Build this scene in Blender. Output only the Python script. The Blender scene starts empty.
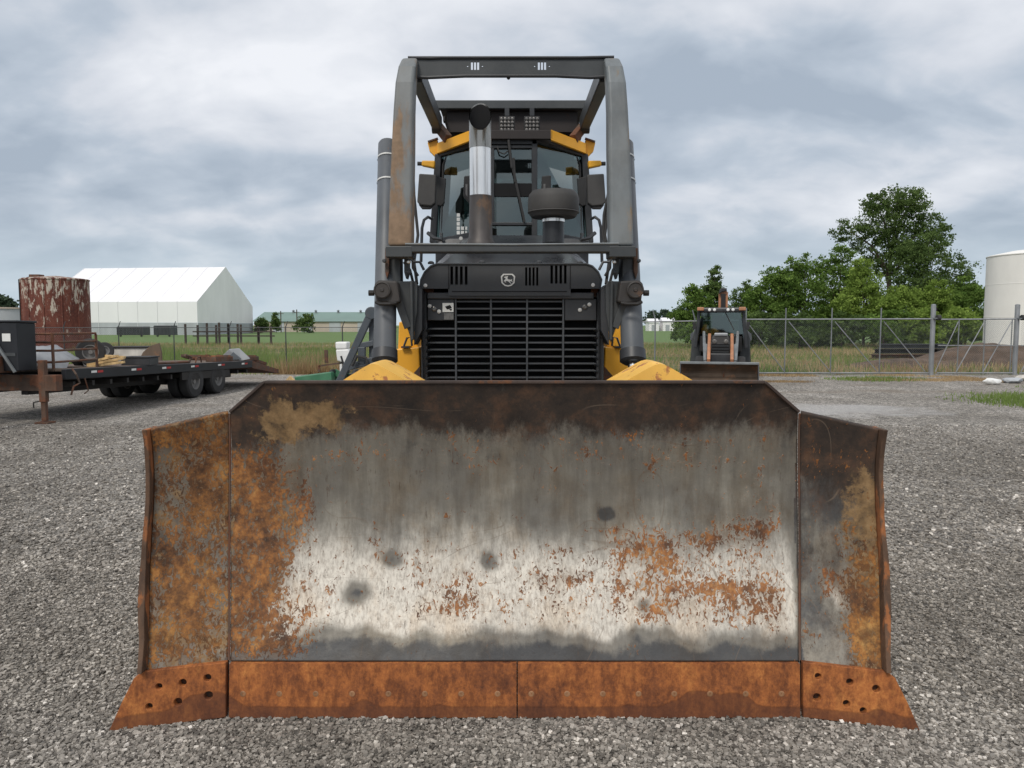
import bpy, bmesh, math, random
import numpy as np
from mathutils import Vector, Matrix
R = math.radians
random.seed(7); rng = np.random.default_rng(7)
scene = bpy.context.scene
COL = scene.collection
H = 1.83                 # eye height of the photographer
F = 770.0                # focal length in pixels for a 1024 px wide frame
PITCH = math.atan(59.0/F)
CP, SP = math.cos(PITCH), math.sin(PITCH)

# ------------------------------------------------------------------ camera
cam_d = bpy.data.cameras.new('camera'); cam = bpy.data.objects.new('camera', cam_d); COL.objects.link(cam)
cam.location = (0, 0, H); cam.rotation_euler = (math.pi/2 - PITCH, 0, 0)
cam_d.sensor_width = 36.0; cam_d.lens = 36.0*F/1024.0; cam_d.clip_end = 5000; cam_d.clip_start = 0.05
scene.camera = cam
# ------------------------------------------------------------------ exposure
scene.view_settings.view_transform = 'Standard'; scene.view_settings.look = 'None'
scene.view_settings.exposure = 0.25; scene.view_settings.gamma = 1.0
scene.view_settings.use_curve_mapping = False
scene.cycles.max_bounces = 8; scene.cycles.transparent_max_bounces = 24
# ------------------------------------------------------------------ node helper
class NT:
    def __init__(s, tree):
        s.t = tree; s.n = tree.nodes; s.l = tree.links
    def node(s, typ, **kw):
        nd = s.n.new(typ)
        for k, v in kw.items(): setattr(nd, k, v)
        return nd
    def link(s, a, b): s.l.new(a, b)
    def put(s, sock, v):
        if isinstance(v, bpy.types.NodeSocket): s.l.new(v, sock)
        elif v is not None:
            if isinstance(v, (tuple, list)) and len(v) == 3 and sock.type == 'RGBA': v = (*v, 1)
            sock.default_value = v
    def math(s, op, a, b=None, c=None, clamp=False):
        nd = s.node('ShaderNodeMath', operation=op); nd.use_clamp = clamp
        s.put(nd.inputs[0], a); s.put(nd.inputs[1], b)
        if c is not None: s.put(nd.inputs[2], c)
        return nd.outputs[0]
    def vmath(s, op, a, b=None):
        nd = s.node('ShaderNodeVectorMath', operation=op); s.put(nd.inputs[0], a); s.put(nd.inputs[1], b)
        return nd.outputs[0]
    def mix(s, f, a, b, typ='MIX'):
        nd = s.node('ShaderNodeMix', data_type='RGBA', blend_type=typ)
        s.put(nd.inputs[0], f); s.put(nd.inputs[6], a); s.put(nd.inputs[7], b)
        return nd.outputs[2]
    def mixf(s, f, a, b):
        nd = s.node('ShaderNodeMix', data_type='FLOAT')
        s.put(nd.inputs[0], f); s.put(nd.inputs[2], a); s.put(nd.inputs[3], b)
        return nd.outputs[0]
    def step(s, v, a, b, lo=0.0, hi=1.0):
        nd = s.node('ShaderNodeMapRange', interpolation_type='SMOOTHSTEP')
        s.put(nd.inputs[0], v); s.put(nd.inputs[1], a); s.put(nd.inputs[2], b); s.put(nd.inputs[3], lo); s.put(nd.inputs[4], hi)
        return nd.outputs[0]
    def noise(s, vec, scale, detail=4, rough=.55, dist=0.0, out=0):
        nd = s.node('ShaderNodeTexNoise'); s.put(nd.inputs['Vector'], vec)
        nd.inputs['Scale'].default_value = scale; nd.inputs['Detail'].default_value = detail
        nd.inputs['Roughness'].default_value = rough; nd.inputs['Distortion'].default_value = dist
        return nd.outputs[out]
    def vor(s, vec, scale, out='Distance', feature='F1', rnd=1.0):
        nd = s.node('ShaderNodeTexVoronoi', feature=feature); s.put(nd.inputs['Vector'], vec)
        nd.inputs['Scale'].default_value = scale; nd.inputs['Randomness'].default_value = rnd
        return nd.outputs[out]
    def mapv(s, vec, scale=(1, 1, 1), loc=(0, 0, 0)):
        nd = s.node('ShaderNodeMapping'); s.put(nd.inputs[0], vec); nd.inputs['Scale'].default_value = scale; nd.inputs['Location'].default_value = loc
        return nd.outputs[0]
    def ramp(s, v, stops):
        nd = s.node('ShaderNodeValToRGB'); s.put(nd.inputs[0], v); e = nd.color_ramp.elements
        while len(e) < len(stops): e.new(.5)
        for el, (p, c) in zip(e, stops): el.position = p; el.color = (*c, 1)
        return nd.outputs[0]
    def attr(s, name, out='Fac'):
        nd = s.node('ShaderNodeAttribute'); nd.attribute_name = name
        return nd.outputs[out]
    def bump(s, h, strength=.5, dist=.01):
        nd = s.node('ShaderNodeBump'); s.put(nd.inputs['Height'], h); nd.inputs['Strength'].default_value = strength; nd.inputs['Distance'].default_value = dist
        return nd.outputs[0]
    def coord(s, out='Object'): return s.node('ShaderNodeTexCoord').outputs[out]
    def pos(s): return s.node('ShaderNodeNewGeometry').outputs['Position']

def new_mat(name):
    m = bpy.data.materials.new(name); m.use_nodes = True; m.node_tree.nodes.clear()
    t = NT(m.node_tree); out = t.node('ShaderNodeOutputMaterial')
    b = t.node('ShaderNodeBsdfPrincipled'); t.link(b.outputs[0], out.inputs[0])
    return m, t, b, out

# ------------------------------------------------------------------ world: overcast sky
SUN_EL, SUN_AZ = 48.0, 205.0     # azimuth measured from +Y clockwise: behind the photographer, to the left
w = bpy.data.worlds.new('World'); scene.world = w; w.use_nodes = True
t = NT(w.node_tree); t.n.clear()
wo = t.node('ShaderNodeOutputWorld'); bg = t.node('ShaderNodeBackground'); bg.inputs[1].default_value = 0.1
t.link(bg.outputs[0], wo.inputs[0])
sky = t.node('ShaderNodeTexSky'); sky.sky_type = 'NISHITA'; sky.sun_disc = False
sky.sun_elevation = R(SUN_EL); sky.sun_rotation = R(SUN_AZ); sky.air_density = 1.0; sky.dust_density = 2.0
gen = t.coord('Generated'); sep = t.node('ShaderNodeSeparateXYZ'); t.link(gen, sep.inputs[0])
zz = t.math('MAXIMUM', sep.outputs[2], 0.0)
den = t.math('ADD', zz, 0.40)
cx = t.math('DIVIDE', sep.outputs[0], den); cy = t.math('DIVIDE', sep.outputs[1], den)
cb = t.node('ShaderNodeCombineXYZ'); t.link(cx, cb.inputs[0]); t.link(cy, cb.inputs[1])
cv = t.mapv(cb.outputs[0], (1.25, 1.9, 1), (5.3, 1.8, 0))
n1 = t.noise(cv, 1.5, 6, .47, .3)
n2 = t.noise(t.mapv(cb.outputs[0], (2.6, 3.0, 1), (1.7, 9.2, 0)), 2.3, 8, .52, .3)
nn = t.math('ADD', t.math('MULTIPLY', n1, .72), t.math('MULTIPLY', n2, .28))
# brighter cloud base high up, heavier grey-blue band in the middle, pale blue rim at the horizon
hi = t.step(zz, .10, .42, -0.05, .085)
nn = t.math('ADD', nn, hi)
cc = t.ramp(nn, [(.38, (3.40, 3.97, 4.72)), (.46, (4.35, 4.90, 5.62)), (.54, (5.85, 6.15, 6.68)), (.67, (7.7, 7.85, 8.2))])
rim = t.step(zz, 0.0, .14, .75, 0.0)
cc = t.mix(rim, cc, (4.9, 5.9, 6.6))
fin = t.mix(.94, sky.outputs[0], cc)
t.link(fin, bg.inputs[0])
# ------------------------------------------------------------------ sun behind cloud
sd = bpy.data.lights.new('sun', 'SUN'); sd.energy = 1.6; sd.angle = R(14); sd.color = (1, .95, .87)
so = bpy.data.objects.new('sun', sd); COL.objects.link(so)
az = R(SUN_AZ); d = Vector((math.sin(az)*math.cos(R(SUN_EL)), math.cos(az)*math.cos(R(SUN_EL)), math.sin(R(SUN_EL))))
so.rotation_euler = d.to_track_quat('Z', 'Y').to_euler(); so.location = d*50

# ------------------------------------------------------------------ measuring helpers (a sighting in the photo at a known distance)
def W(px, py, Y):
    u = (px-512)/F; v = (384-py)/F
    k = Y/(CP + v*SP)
    return Vector((u*k, Y, H + (-SP + v*CP)*k))
def WX(px, py, Y): return W(px, py, Y).x
def WZ(py, Y): return W(512, py, Y).z
def G(px, py):
    v = (384-py)/F; dz = -SP + v*CP
    k = -H/dz
    return Vector(((px-512)/F*k, (CP+v*SP)*k, 0))

# ------------------------------------------------------------------ object helpers
def tag(o, label, cat, group=None, kind=None):
    if label: o['label'] = label
    if cat: o['category'] = cat
    if group: o['group'] = group
    if kind: o['kind'] = kind
    return o
def thing(name, loc, label, cat, group=None, rz=0):
    o = bpy.data.objects.new(name, None); o.empty_display_size = .2; COL.objects.link(o)
    o.location = loc; o.rotation_euler = (0, 0, rz)
    return tag(o, label, cat, group)
def rootloc(p):
    while p.parent: p = p.parent
    return p.location
class MB:
    def __init__(s): s.v = []; s.f = []
    def add(s, vs, fs):
        b = len(s.v); s.v += [Vector(v) for v in vs]; s.f += [tuple(b+i for i in f) for f in fs]; return s
    def box(s, a, b, rot=None, piv=None):
        x0, x1 = sorted((a[0], b[0])); y0, y1 = sorted((a[1], b[1])); z0, z1 = sorted((a[2], b[2]))
        vs = [Vector(p) for p in ((x0,y0,z0),(x1,y0,z0),(x1,y1,z0),(x0,y1,z0),(x0,y0,z1),(x1,y0,z1),(x1,y1,z1),(x0,y1,z1))]
        if rot is not None:
            c = Vector(piv) if piv is not None else sum(vs, Vector())/8
            vs = [rot @ (v-c) + c for v in vs]
        return s.add(vs, [(3,2,1,0),(4,5,6,7),(0,1,5,4),(1,2,6,5),(2,3,7,6),(3,0,4,7)])
    def beam(s, p0, p1, wx, wz, up=(0, 0, 1), wx1=None, wz1=None):
        p0, p1 = Vector(p0), Vector(p1); d = (p1-p0).normalized(); u = Vector(up)
        if abs(d.dot(u)) > .98: u = Vector((0, 1, 0))
        a = d.cross(u).normalized(); b = a.cross(d).normalized(); wx1 = wx1 or wx; wz1 = wz1 or wz
        vs = []
        for p, x, z in ((p0, wx, wz), (p1, wx1, wz1)):
            vs += [p-a*x/2-b*z/2, p+a*x/2-b*z/2, p+a*x/2+b*z/2, p-a*x/2+b*z/2]
        return s.add(vs, [(0,1,2,3),(7,6,5,4),(4,5,1,0),(5,6,2,1),(6,7,3,2),(7,4,0,3)])
    def tube(s, pts, r, seg=10, caps=True):
        pts = [Vector(p) for p in pts]; n = len(pts); rr = r if isinstance(r, (list, tuple)) else [r]*n
        vs = []; fs = []; prev = None
        for i, p in enumerate(pts):
            d = (pts[min(i+1, n-1)] - pts[max(i-1, 0)]).normalized()
            if prev is None:
                u = Vector((0, 0, 1)) if abs(d.z) < .9 else Vector((0, 1, 0)); a = d.cross(u).normalized()
            else:
                a = (prev - d*prev.dot(d)).normalized()
            prev = a; b = d.cross(a)
            vs += [p + (a*math.cos(2*math.pi*k/seg) + b*math.sin(2*math.pi*k/seg))*rr[i] for k in range(seg)]
        for i in range(n-1):
            for k in range(seg):
                k2 = (k+1) % seg
                fs.append((i*seg+k, i*seg+k2, (i+1)*seg+k2, (i+1)*seg+k))
        if caps: fs.append(tuple(range(seg-1, -1, -1))); fs.append(tuple(range((n-1)*seg, n*seg)))
        return s.add(vs, fs)
    def lathe(s, c, axis, prof, seg=24, caps=True):       # prof: (distance along axis, radius)
        ax = Vector(axis).normalized(); c = Vector(c)
        pts = [c+ax*h for h, r in prof]
        u = Vector((0, 0, 1)) if abs(ax.z) < .9 else Vector((0, 1, 0)); a = ax.cross(u).normalized(); b = ax.cross(a)
        vs = []; fs = []
        for p, (h, r) in zip(pts, prof):
            vs += [p + (a*math.cos(2*math.pi*k/seg) + b*math.sin(2*math.pi*k/seg))*max(r, 1e-4) for k in range(seg)]
        n = len(prof)
        for i in range(n-1):
            for k in range(seg):
                k2 = (k+1) % seg; fs.append((i*seg+k, i*seg+k2, (i+1)*seg+k2, (i+1)*seg+k))
        if caps: fs.append(tuple(range(seg-1, -1, -1))); fs.append(tuple(range((n-1)*seg, n*seg)))
        return s.add(vs, fs)
    def prism(s, pts, vec):          # closed planar polygon of 3d points pushed along vec
        pts = [Vector(p) for p in pts]; n = len(pts); vec = Vector(vec)
        vs = pts + [p+vec for p in pts]
        fs = [tuple(range(n)), tuple(range(2*n-1, n-1, -1))] + [((i+1) % n, i, n+i, n+(i+1) % n) for i in range(n)]
        return s.add(vs, fs)
    def build(s, name, m, parent=None, smooth=False, bevel=0, origin=None, seg=2, auto=False):
        o_ = Vector(origin) if origin is not None else (rootloc(parent) if parent else Vector((0, 0, 0)))
        me = bpy.data.meshes.new(name)
        me.from_pydata([tuple(v-o_) for v in s.v], [], s.f); me.validate()
        bm = bmesh.new(); bm.from_mesh(me); bmesh.ops.recalc_face_normals(bm, faces=bm.faces); bm.to_mesh(me); bm.free()
        if m: me.materials.append(m)
        o = bpy.data.objects.new(name, me); COL.objects.link(o)
        if parent: o.parent = parent
        else: o.location = o_
        if smooth: 
            me.polygons.foreach_set('use_smooth', [True]*len(me.polygons))
            me.set_sharp_from_angle(angle=R(38))
        if bevel:
            bv = o.modifiers.new('bevel', 'BEVEL'); bv.width = bevel; bv.segments = seg; bv.limit_method = 'ANGLE'; bv.angle_limit = R(35); bv.harden_normals = False
        return o
def holed(name, outer, holes, th, m, parent, bevel=0, origin=None, xf=None):
    """flat plate in x,z with real holes; outer & holes = lists of (x,z); front face at y=0 going back to th, then moved by xf"""
    bm = bmesh.new(); es = []
    for loop in [outer]+holes:
        vs = [bm.verts.new((x, 0, z)) for x, z in loop]
        es += [bm.edges.new((vs[i], vs[(i+1) % len(vs)])) for i in range(len(vs))]
    r = bmesh.ops.triangle_fill(bm, use_beauty=True, use_dissolve=False, edges=es)
    fs = [g for g in bm.faces]
    bmesh.ops.recalc_face_normals(bm, faces=fs)
    ex = bmesh.ops.extrude_face_region(bm, geom=fs)
    bmesh.ops.translate(bm, vec=(0, th, 0), verts=[g for g in ex['geom'] if isinstance(g, bmesh.types.BMVert)])
    bmesh.ops.recalc_face_normals(bm, faces=bm.faces)
    o_ = Vector(origin) if origin is not None else rootloc(parent)
    for v in bm.verts:
        p = xf(v.co) if xf else v.co
        v.co = Vector(p) - o_
    me = bpy.data.meshes.new(name); bm.to_mesh(me); bm.free(); me.materials.append(m)
    o = bpy.data.objects.new(name, me); COL.objects.link(o); o.parent = parent
    return o
def circle(x, z, r, n=16): return [(x+r*math.cos(2*math.pi*k/n), z+r*math.sin(2*math.pi*k/n)) for k in range(n)]
def np_obj(name, verts, faces, m, attrs=None, origin=(0, 0, 0), parent=None, smooth=False):
    verts = np.asarray(verts, np.float32) - np.array(origin, np.float32); faces = np.asarray(faces, np.int32); k = faces.shape[1]
    me = bpy.data.meshes.new(name); me.vertices.add(len(verts)); me.vertices.foreach_set('co', verts.ravel())
    me.loops.add(faces.size); me.loops.foreach_set('vertex_index', faces.ravel())
    me.polygons.add(len(faces)); me.polygons.foreach_set('loop_start', np.arange(0, faces.size, k, dtype=np.int32))
    me.polygons.foreach_set('loop_total', np.full(len(faces), k, np.int32))
    me.polygons.foreach_set('use_smooth', np.full(len(faces), smooth))
    me.update(calc_edges=True)
    for an, av in (attrs or {}).items():
        a = me.attributes.new(an, 'FLOAT', 'POINT'); a.data.foreach_set('value', np.asarray(av, np.float32))
    me.materials.append(m)
    o = bpy.data.objects.new(name, me); COL.objects.link(o)
    if parent: o.parent = parent
    else: o.location = origin
    return o
def vnoise(x, y, seed=0):
    xi = np.floor(x).astype(np.int64); yi = np.floor(y).astype(np.int64); xf = x-xi; yf = y-yi
    def h(a, b):
        n = (a*374761393 + b*668265263 + seed*974634777) & 0xffffffff
        n = ((n ^ (n >> 13))*1274126177) & 0xffffffff
        return ((n ^ (n >> 16)) & 0xffff)/65535.0
    u = xf*xf*(3-2*xf); v = yf*yf*(3-2*yf)
    return (h(xi, yi)*(1-u)+h(xi+1, yi)*u)*(1-v) + (h(xi, yi+1)*(1-u)+h(xi+1, yi+1)*u)*v
def fbm(x, y, seed=0, o=4):
    s = 0; a = .5; tot = 0
    for i in range(o): s = s + a*vnoise(x*2**i, y*2**i, seed+i); tot += a; a *= .5
    return s/tot
def sst(a, b, x):
    q = np.clip((x-a)/(b-a), 0, 1); return q*q*(3-2*q)

# ------------------------------------------------------------------ materials
def paint(name, col, rough=.5, metal=0.0, var=.25, vscale=3.0, rust=0.0, rustcol=(.16, .06, .025), rscale=5.0, dust=0.0, dustcol=(.32, .29, .25), bump=.15, spec=.5, streak=1.0):
    """weathered coat: tone variation, film of dust, worn patches of another colour"""
    m, t, b, out = new_mat(name); co = t.coord()
    n = t.noise(t.mapv(co, (1, 1, .5)), vscale, 6, .6)
    c = t.mix(t.step(n, .3, .7), tuple(x*(1-var) for x in col), tuple(min(1, x*(1+var)) for x in col))
    n2 = t.noise(t.mapv(co, (1, 1, 1/streak), (3, 7, 1)), rscale, 8, .65)
    ro = t.math('ADD', rough, t.math('MULTIPLY', t.math('SUBTRACT', n, .5), .25))
    mt = metal
    if dust:
        dn = t.noise(co, 1.7, 7, .7); df = t.math('MULTIPLY', t.step(dn, .35, .75), dust)
        c = t.mix(df, c, dustcol); ro = t.math('ADD', ro, t.math('MULTIPLY', df, .3))
    if rust:
        th = .5 + (.5-rust)*.55
        rf = t.step(n2, th-.02, th+.05)
        rc = t.mix(t.noise(co, 22, 4), tuple(x*.55 for x in rustcol), tuple(min(1, x*1.7) for x in rustcol))
        c = t.mix(rf, c, rc); ro = t.mixf(rf, ro, .9)
        if metal: mt = t.mixf(rf, metal, 0.0)
    t.put(b.inputs['Base Color'], c); t.put(b.inputs['Roughness'], ro); t.put(b.inputs['Metallic'], mt)
    b.inputs['Specular IOR Level'].default_value = spec
    hb = t.math('ADD', t.math('MULTIPLY', t.noise(co, 60, 3), .4), t.math('MULTIPLY', n2, .8))
    t.put(b.inputs['Normal'], t.bump(hb, bump, .004))
    return m
M = {}
M['dozer_black'] = paint('charcoal paint', (.024, .026, .030), .42, var=.2, rust=.06, rustcol=(.12, .06, .03), dust=.26, dustcol=(.10, .10, .10))
M['grille'] = paint('grille steel', (.045, .050, .057), .45, var=.2, dust=.25, dustcol=(.13, .13, .125))
M['hood'] = paint('bonnet paint', (.030, .032, .037), .28, var=.2, dust=.35, dustcol=(.11, .115, .12), bump=.05)
M['sweep_l'] = paint('scuffed grey steel', (.145, .160, .165), .5, var=.25, vscale=5, rust=.48, rustcol=(.21, .145, .095), rscale=2.6, streak=3.5, dust=.3, dustcol=(.25, .2, .15))
M['sweep_r'] = paint('worn grey steel', (.145, .162, .170), .48, var=.25, vscale=6, rust=.34, rustcol=(.22, .16, .10), rscale=3, streak=4, dust=.25, dustcol=(.22, .2, .17))
M['cylinder'] = paint('cylinder paint', (.088, .098, .110), .42, var=.25, rust=.17, rustcol=(.2, .1, .055), streak=3, dust=.3, dustcol=(.14, .135, .13))
M['greybar'] = paint('grey guard bar', (.042, .047, .050), .45, var=.2, dust=.3, dustcol=(.11, .11, .105), rust=.1, rustcol=(.14, .07, .035))
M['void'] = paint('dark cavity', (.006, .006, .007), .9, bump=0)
M['roofunder'] = paint('canopy underside', (.024, .018, .017), .7, rust=.22, rustcol=(.05, .028, .022))
M['yellow'] = paint('yellow machine paint', (.92, .44, .025), .42, var=.08, vscale=2, rust=.05, rustcol=(.3, .12, .05), dust=.12, dustcol=(.45, .3, .15), bump=.05)
M['yellow_worn'] = paint('chipped yellow paint', (.90, .52, .10), .5, var=.10, vscale=4, rust=.36, rustcol=(.40, .17, .07), rscale=11, dust=.15, dustcol=(.5, .38, .2))
M['amber'] = paint('amber bracket', (.72, .36, .02), .5, var=.1)
M['chrome'] = paint('exhaust chrome', (.92, .90, .87), .30, metal=1.0, var=.06, vscale=4, bump=0)
M['chrome_dull'] = paint('scorched chrome', (.36, .34, .31), .24, metal=1.0, var=.2, vscale=6, bump=.04)
M['rod'] = paint('cylinder rod chrome', (.8, .8, .8), .15, metal=1.0, var=.05, bump=0)
M['stackbase'] = paint('heat stained pipe', (.10, .09, .085), .5, metal=.4, var=.35, rust=.45, rustcol=(.15, .10, .07), streak=2)
M['rubber'] = paint('black rubber', (.022, .022, .023), .75, var=.3, dust=.4, dustcol=(.09, .085, .08))
M['plastic'] = paint('grey plastic', (.045, .043, .042), .62, var=.2, dust=.4, dustcol=(.12, .115, .105))
M['white'] = paint('white paint', (.78, .78, .76), .5, var=.06)
M['sticker'] = paint('white sticker', (.75, .75, .72), .4, var=.05)
M['band'] = paint('white band', (.6, .6, .58), .5, var=.1)
M['lens'] = paint('lamp lens', (.16, .15, .14), .2, metal=.4, var=.3, vscale=60)
M['tractor_frame'] = paint('blue grey steel', (.055, .068, .082), .45, var=.2, rust=.2, dust=.3, dustcol=(.15, .15, .15))
M['brown_iron'] = paint('rusted iron', (.085, .045, .028), .8, var=.4, vscale=4, rust=.5, rustcol=(.13, .055, .03), dust=.2)
M['dark_iron'] = paint('dark greasy iron', (.018, .016, .015), .7, var=.4, rust=.2, rustcol=(.07, .035, .02))
M['seat'] = paint('seat vinyl', (.03, .03, .03), .6)
M['console'] = paint('cab interior', (.02, .02, .021), .6)

M['yoke'] = paint('greasy yoke', (.040, .036, .034), .65, var=.35, rust=.35, rustcol=(.085, .052, .036), dust=.2, dustcol=(.09, .08, .07))
M['nose'] = paint('faded nose panel', (.046, .049, .054), .5, var=.14, vscale=5, dust=.35, dustcol=(.085, .085, .083))
M['black_box'] = paint('black box paint', (.010, .012, .016), .5, var=.2, dust=.12, dustcol=(.06, .06, .06))
M['bolt_tan'] = paint('rubbed bolt head', (.28, .145, .07), .7, var=.3, vscale=30)
def glass_mat(name, tint, refl=.16, rough=.03):
    m, t, b, out = new_mat(name); t.n.remove(b)
    tr = t.node('ShaderNodeBsdfTransparent'); tr.inputs[0].default_value = (*tint, 1)
    gl = t.node('ShaderNodeBsdfGlossy'); gl.inputs[0].default_value = (.85, .95, .93, 1); gl.inputs[1].default_value = rough
    lw = t.node('ShaderNodeFresnel'); lw.inputs[0].default_value = 1.5
    f = t.math('ADD', t.math('MULTIPLY', lw.outputs[0], 1.0), refl, clamp=True)
    mx = t.node('ShaderNodeMixShader'); t.link(f, mx.inputs[0]); t.link(tr.outputs[0], mx.inputs[1]); t.link(gl.outputs[0], mx.inputs[2])
    t.link(mx.outputs[0], out.inputs[0]); return m
M['glass'] = glass_mat('cab glass', (.30, .37, .36), .10)
M['glass_dark'] = glass_mat('tinted cab glass', (.20, .25, .25), .12)
# ================================================================== GROUND
def field_edge(x):       # distance at which the gravel yard gives way to the field
    return 28.6 + 1.2*np.sin(x*.21) + 0*x
def ground_mat():
    m, t, b, out = new_mat('gravel yard and field soil'); p = t.pos()
    sp = t.node('ShaderNodeSeparateXYZ'); t.link(p, sp.inputs[0]); X, Y = sp.outputs[0], sp.outputs[1]
    # crushed stone
    cc = t.vor(p, 46, 'Color'); cs = t.node('ShaderNodeSeparateColor'); t.link(cc, cs.inputs[0])
    c2 = t.vor(p, 95, 'Color'); cs2 = t.node('ShaderNodeSeparateColor'); t.link(c2, cs2.inputs[0])
    v = t.math('ADD', t.math('MULTIPLY', cs.outputs[0], .62), t.math('MULTIPLY', cs2.outputs[0], .38))
    st = t.ramp(v, [(.1, (.085, .077, .068)), (.38, (.235, .217, .193)), (.62, (.38, .352, .314)), (.84, (.56, .52, .47)), (1, (.74, .70, .64))])
    d1 = t.vor(p, 46); d2 = t.vor(p, 95)
    c3 = t.node('ShaderNodeSeparateColor'); t.link(t.vor(t.mapv(p, (1, .45, 1)), 17, 'Color'), c3.inputs[0])
    st = t.mix(1.0, st, t.mix(c3.outputs[0], (.66, .66, .66), (1.30, 1.30, 1.30)), 'MULTIPLY')
    gap = t.step(d1, .45, .78)
    st = t.mix(t.math('MULTIPLY', gap, .6), st, (.03, .028, .026))
    big = t.noise(p, .35, 6, .6); mid = t.noise(t.mapv(p, (1, .35, 1)), 1.1, 8, .72)
    st = t.mix(1.0, st, t.mix(t.step(big, .33, .67), (.82, .81, .79), (1.12, 1.12, 1.12)), 'MULTIPLY')
    st = t.mix(1.0, st, t.mix(t.step(mid, .3, .7), (.84, .83, .82), (1.12, 1.12, 1.12)), 'MULTIPLY')
    # pale limestone dust tongue at the right and finer dirt further out
    dx = t.math('DIVIDE', t.math('SUBTRACT', X, 6.6), 2.6); dy = t.math('DIVIDE', t.math('SUBTRACT', Y, 16.6), 1.3)
    rr = t.math('SQRT', t.math('ADD', t.math('MULTIPLY', dx, dx), t.math('MULTIPLY', dy, dy)))
    rr = t.math('ADD', rr, t.math('MULTIPLY', t.math('SUBTRACT', t.noise(p, 1.3, 5), .5), 1.8))
    st = t.mix(t.step(rr, 1.25, .55, 0, .55), st, (.50, .49, .48))
    dirt = t.noise(t.mapv(p, (.6, 1.4, 1), (4, 4, 0)), .55, 6, .65)
    far = t.step(Y, 13, 24)
    df = t.math('MULTIPLY', t.step(dirt, .5, .66), far)
    st = t.mix(t.math('MULTIPLY', df, .7), st, (.17, .135, .10))
    # field
    fn = t.noise(t.mapv(p, (.5, 1.6, 1)), .30, 6, .6); fn2 = t.noise(p, 4.0, 5, .7)
    fc = t.ramp(t.math('ADD', t.math('MULTIPLY', fn, .7), t.math('MULTIPLY', fn2, .3)), [(.34, (.05, .075, .022)), (.46, (.085, .105, .035)), (.55, (.20, .165, .075)), (.68, (.26, .20, .11))])
    farg = t.step(Y, 60, 90)
    fc = t.mix(farg, fc, t.mix(t.noise(t.mapv(p, (1, 2.5, 1)), .12, 6, .6), (.085, .15, .04), (.15, .22, .07)))
    en = t.math('MULTIPLY', t.math('SUBTRACT', t.noise(t.mapv(p, (.8, .8, .8)), .45, 7, .7), .5), 9.0)
    e = t.math('SUBTRACT', t.math('ADD', Y, en), 28.8)
    ef = t.step(e, -.7, .7)
    col = t.mix(ef, st, fc)
    t.put(b.inputs['Base Color'], col); b.inputs['Roughness'].default_value = .92; b.inputs['Specular IOR Level'].default_value = .3
    h = t.math('ADD', t.math('MULTIPLY', t.step(d1, .75, .1), 1.0), t.math('MULTIPLY', t.step(d2, .75, .1), .45))
    near = t.step(Y, 30, 4, .25, 1.0)
    bn = t.node('ShaderNodeBump'); t.link(h, bn.inputs['Height']); t.put(bn.inputs['Strength'], near); bn.inputs['Distance'].default_value = .014
    t.link(bn.outputs[0], b.inputs['Normal'])
    return m
M['ground'] = ground_mat()
gv = []; gx = [-1500, -300, -60, -20, -8, 0, 8, 20, 60, 300, 1500]; gy = [-60, -8, 0, 4, 8, 16, 30, 60, 150, 500, 3000]
gv = [(x, y, 0) for y in gy for x in gx]; nx = len(gx)
gf = [(j*nx+i, j*nx+i+1, (j+1)*nx+i+1, (j+1)*nx+i) for j in range(len(gy)-1) for i in range(nx-1)]
g = np_obj('ground', gv, gf, M['ground']); tag(g, 'grey gravel yard running into a weedy field', 'ground', kind='structure')

def stone_mat():
    m, t, b, out = new_mat('crushed stone'); a = t.attr('rnd'); p = t.coord()
    c = t.ramp(a, [(0, (.095, .086, .077)), (.3, (.210, .195, .175)), (.6, (.34, .316, .286)), (.85, (.49, .460, .42)), (1, (.76, .72, .67))])
    c = t.mix(1.0, c, t.mix(t.noise(p, 90, 4), (.7, .7, .7), (1.3, 1.28, 1.25)), 'MULTIPLY')
    big = t.noise(p, .35, 6, .6); mid = t.noise(t.mapv(p, (1, .35, 1)), 1.1, 6, .65)
    c = t.mix(1.0, c, t.mix(t.step(big, .33, .67), (.82, .81, .79), (1.12, 1.12, 1.12)), 'MULTIPLY')
    c = t.mix(1.0, c, t.mix(t.step(mid, .3, .7), (.84, .83, .82), (1.12, 1.12, 1.12)), 'MULTIPLY')
    t.put(b.inputs['Base Color'], c); b.inputs['Roughness'].default_value = .85
    return m
M['stone'] = stone_mat()
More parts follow.
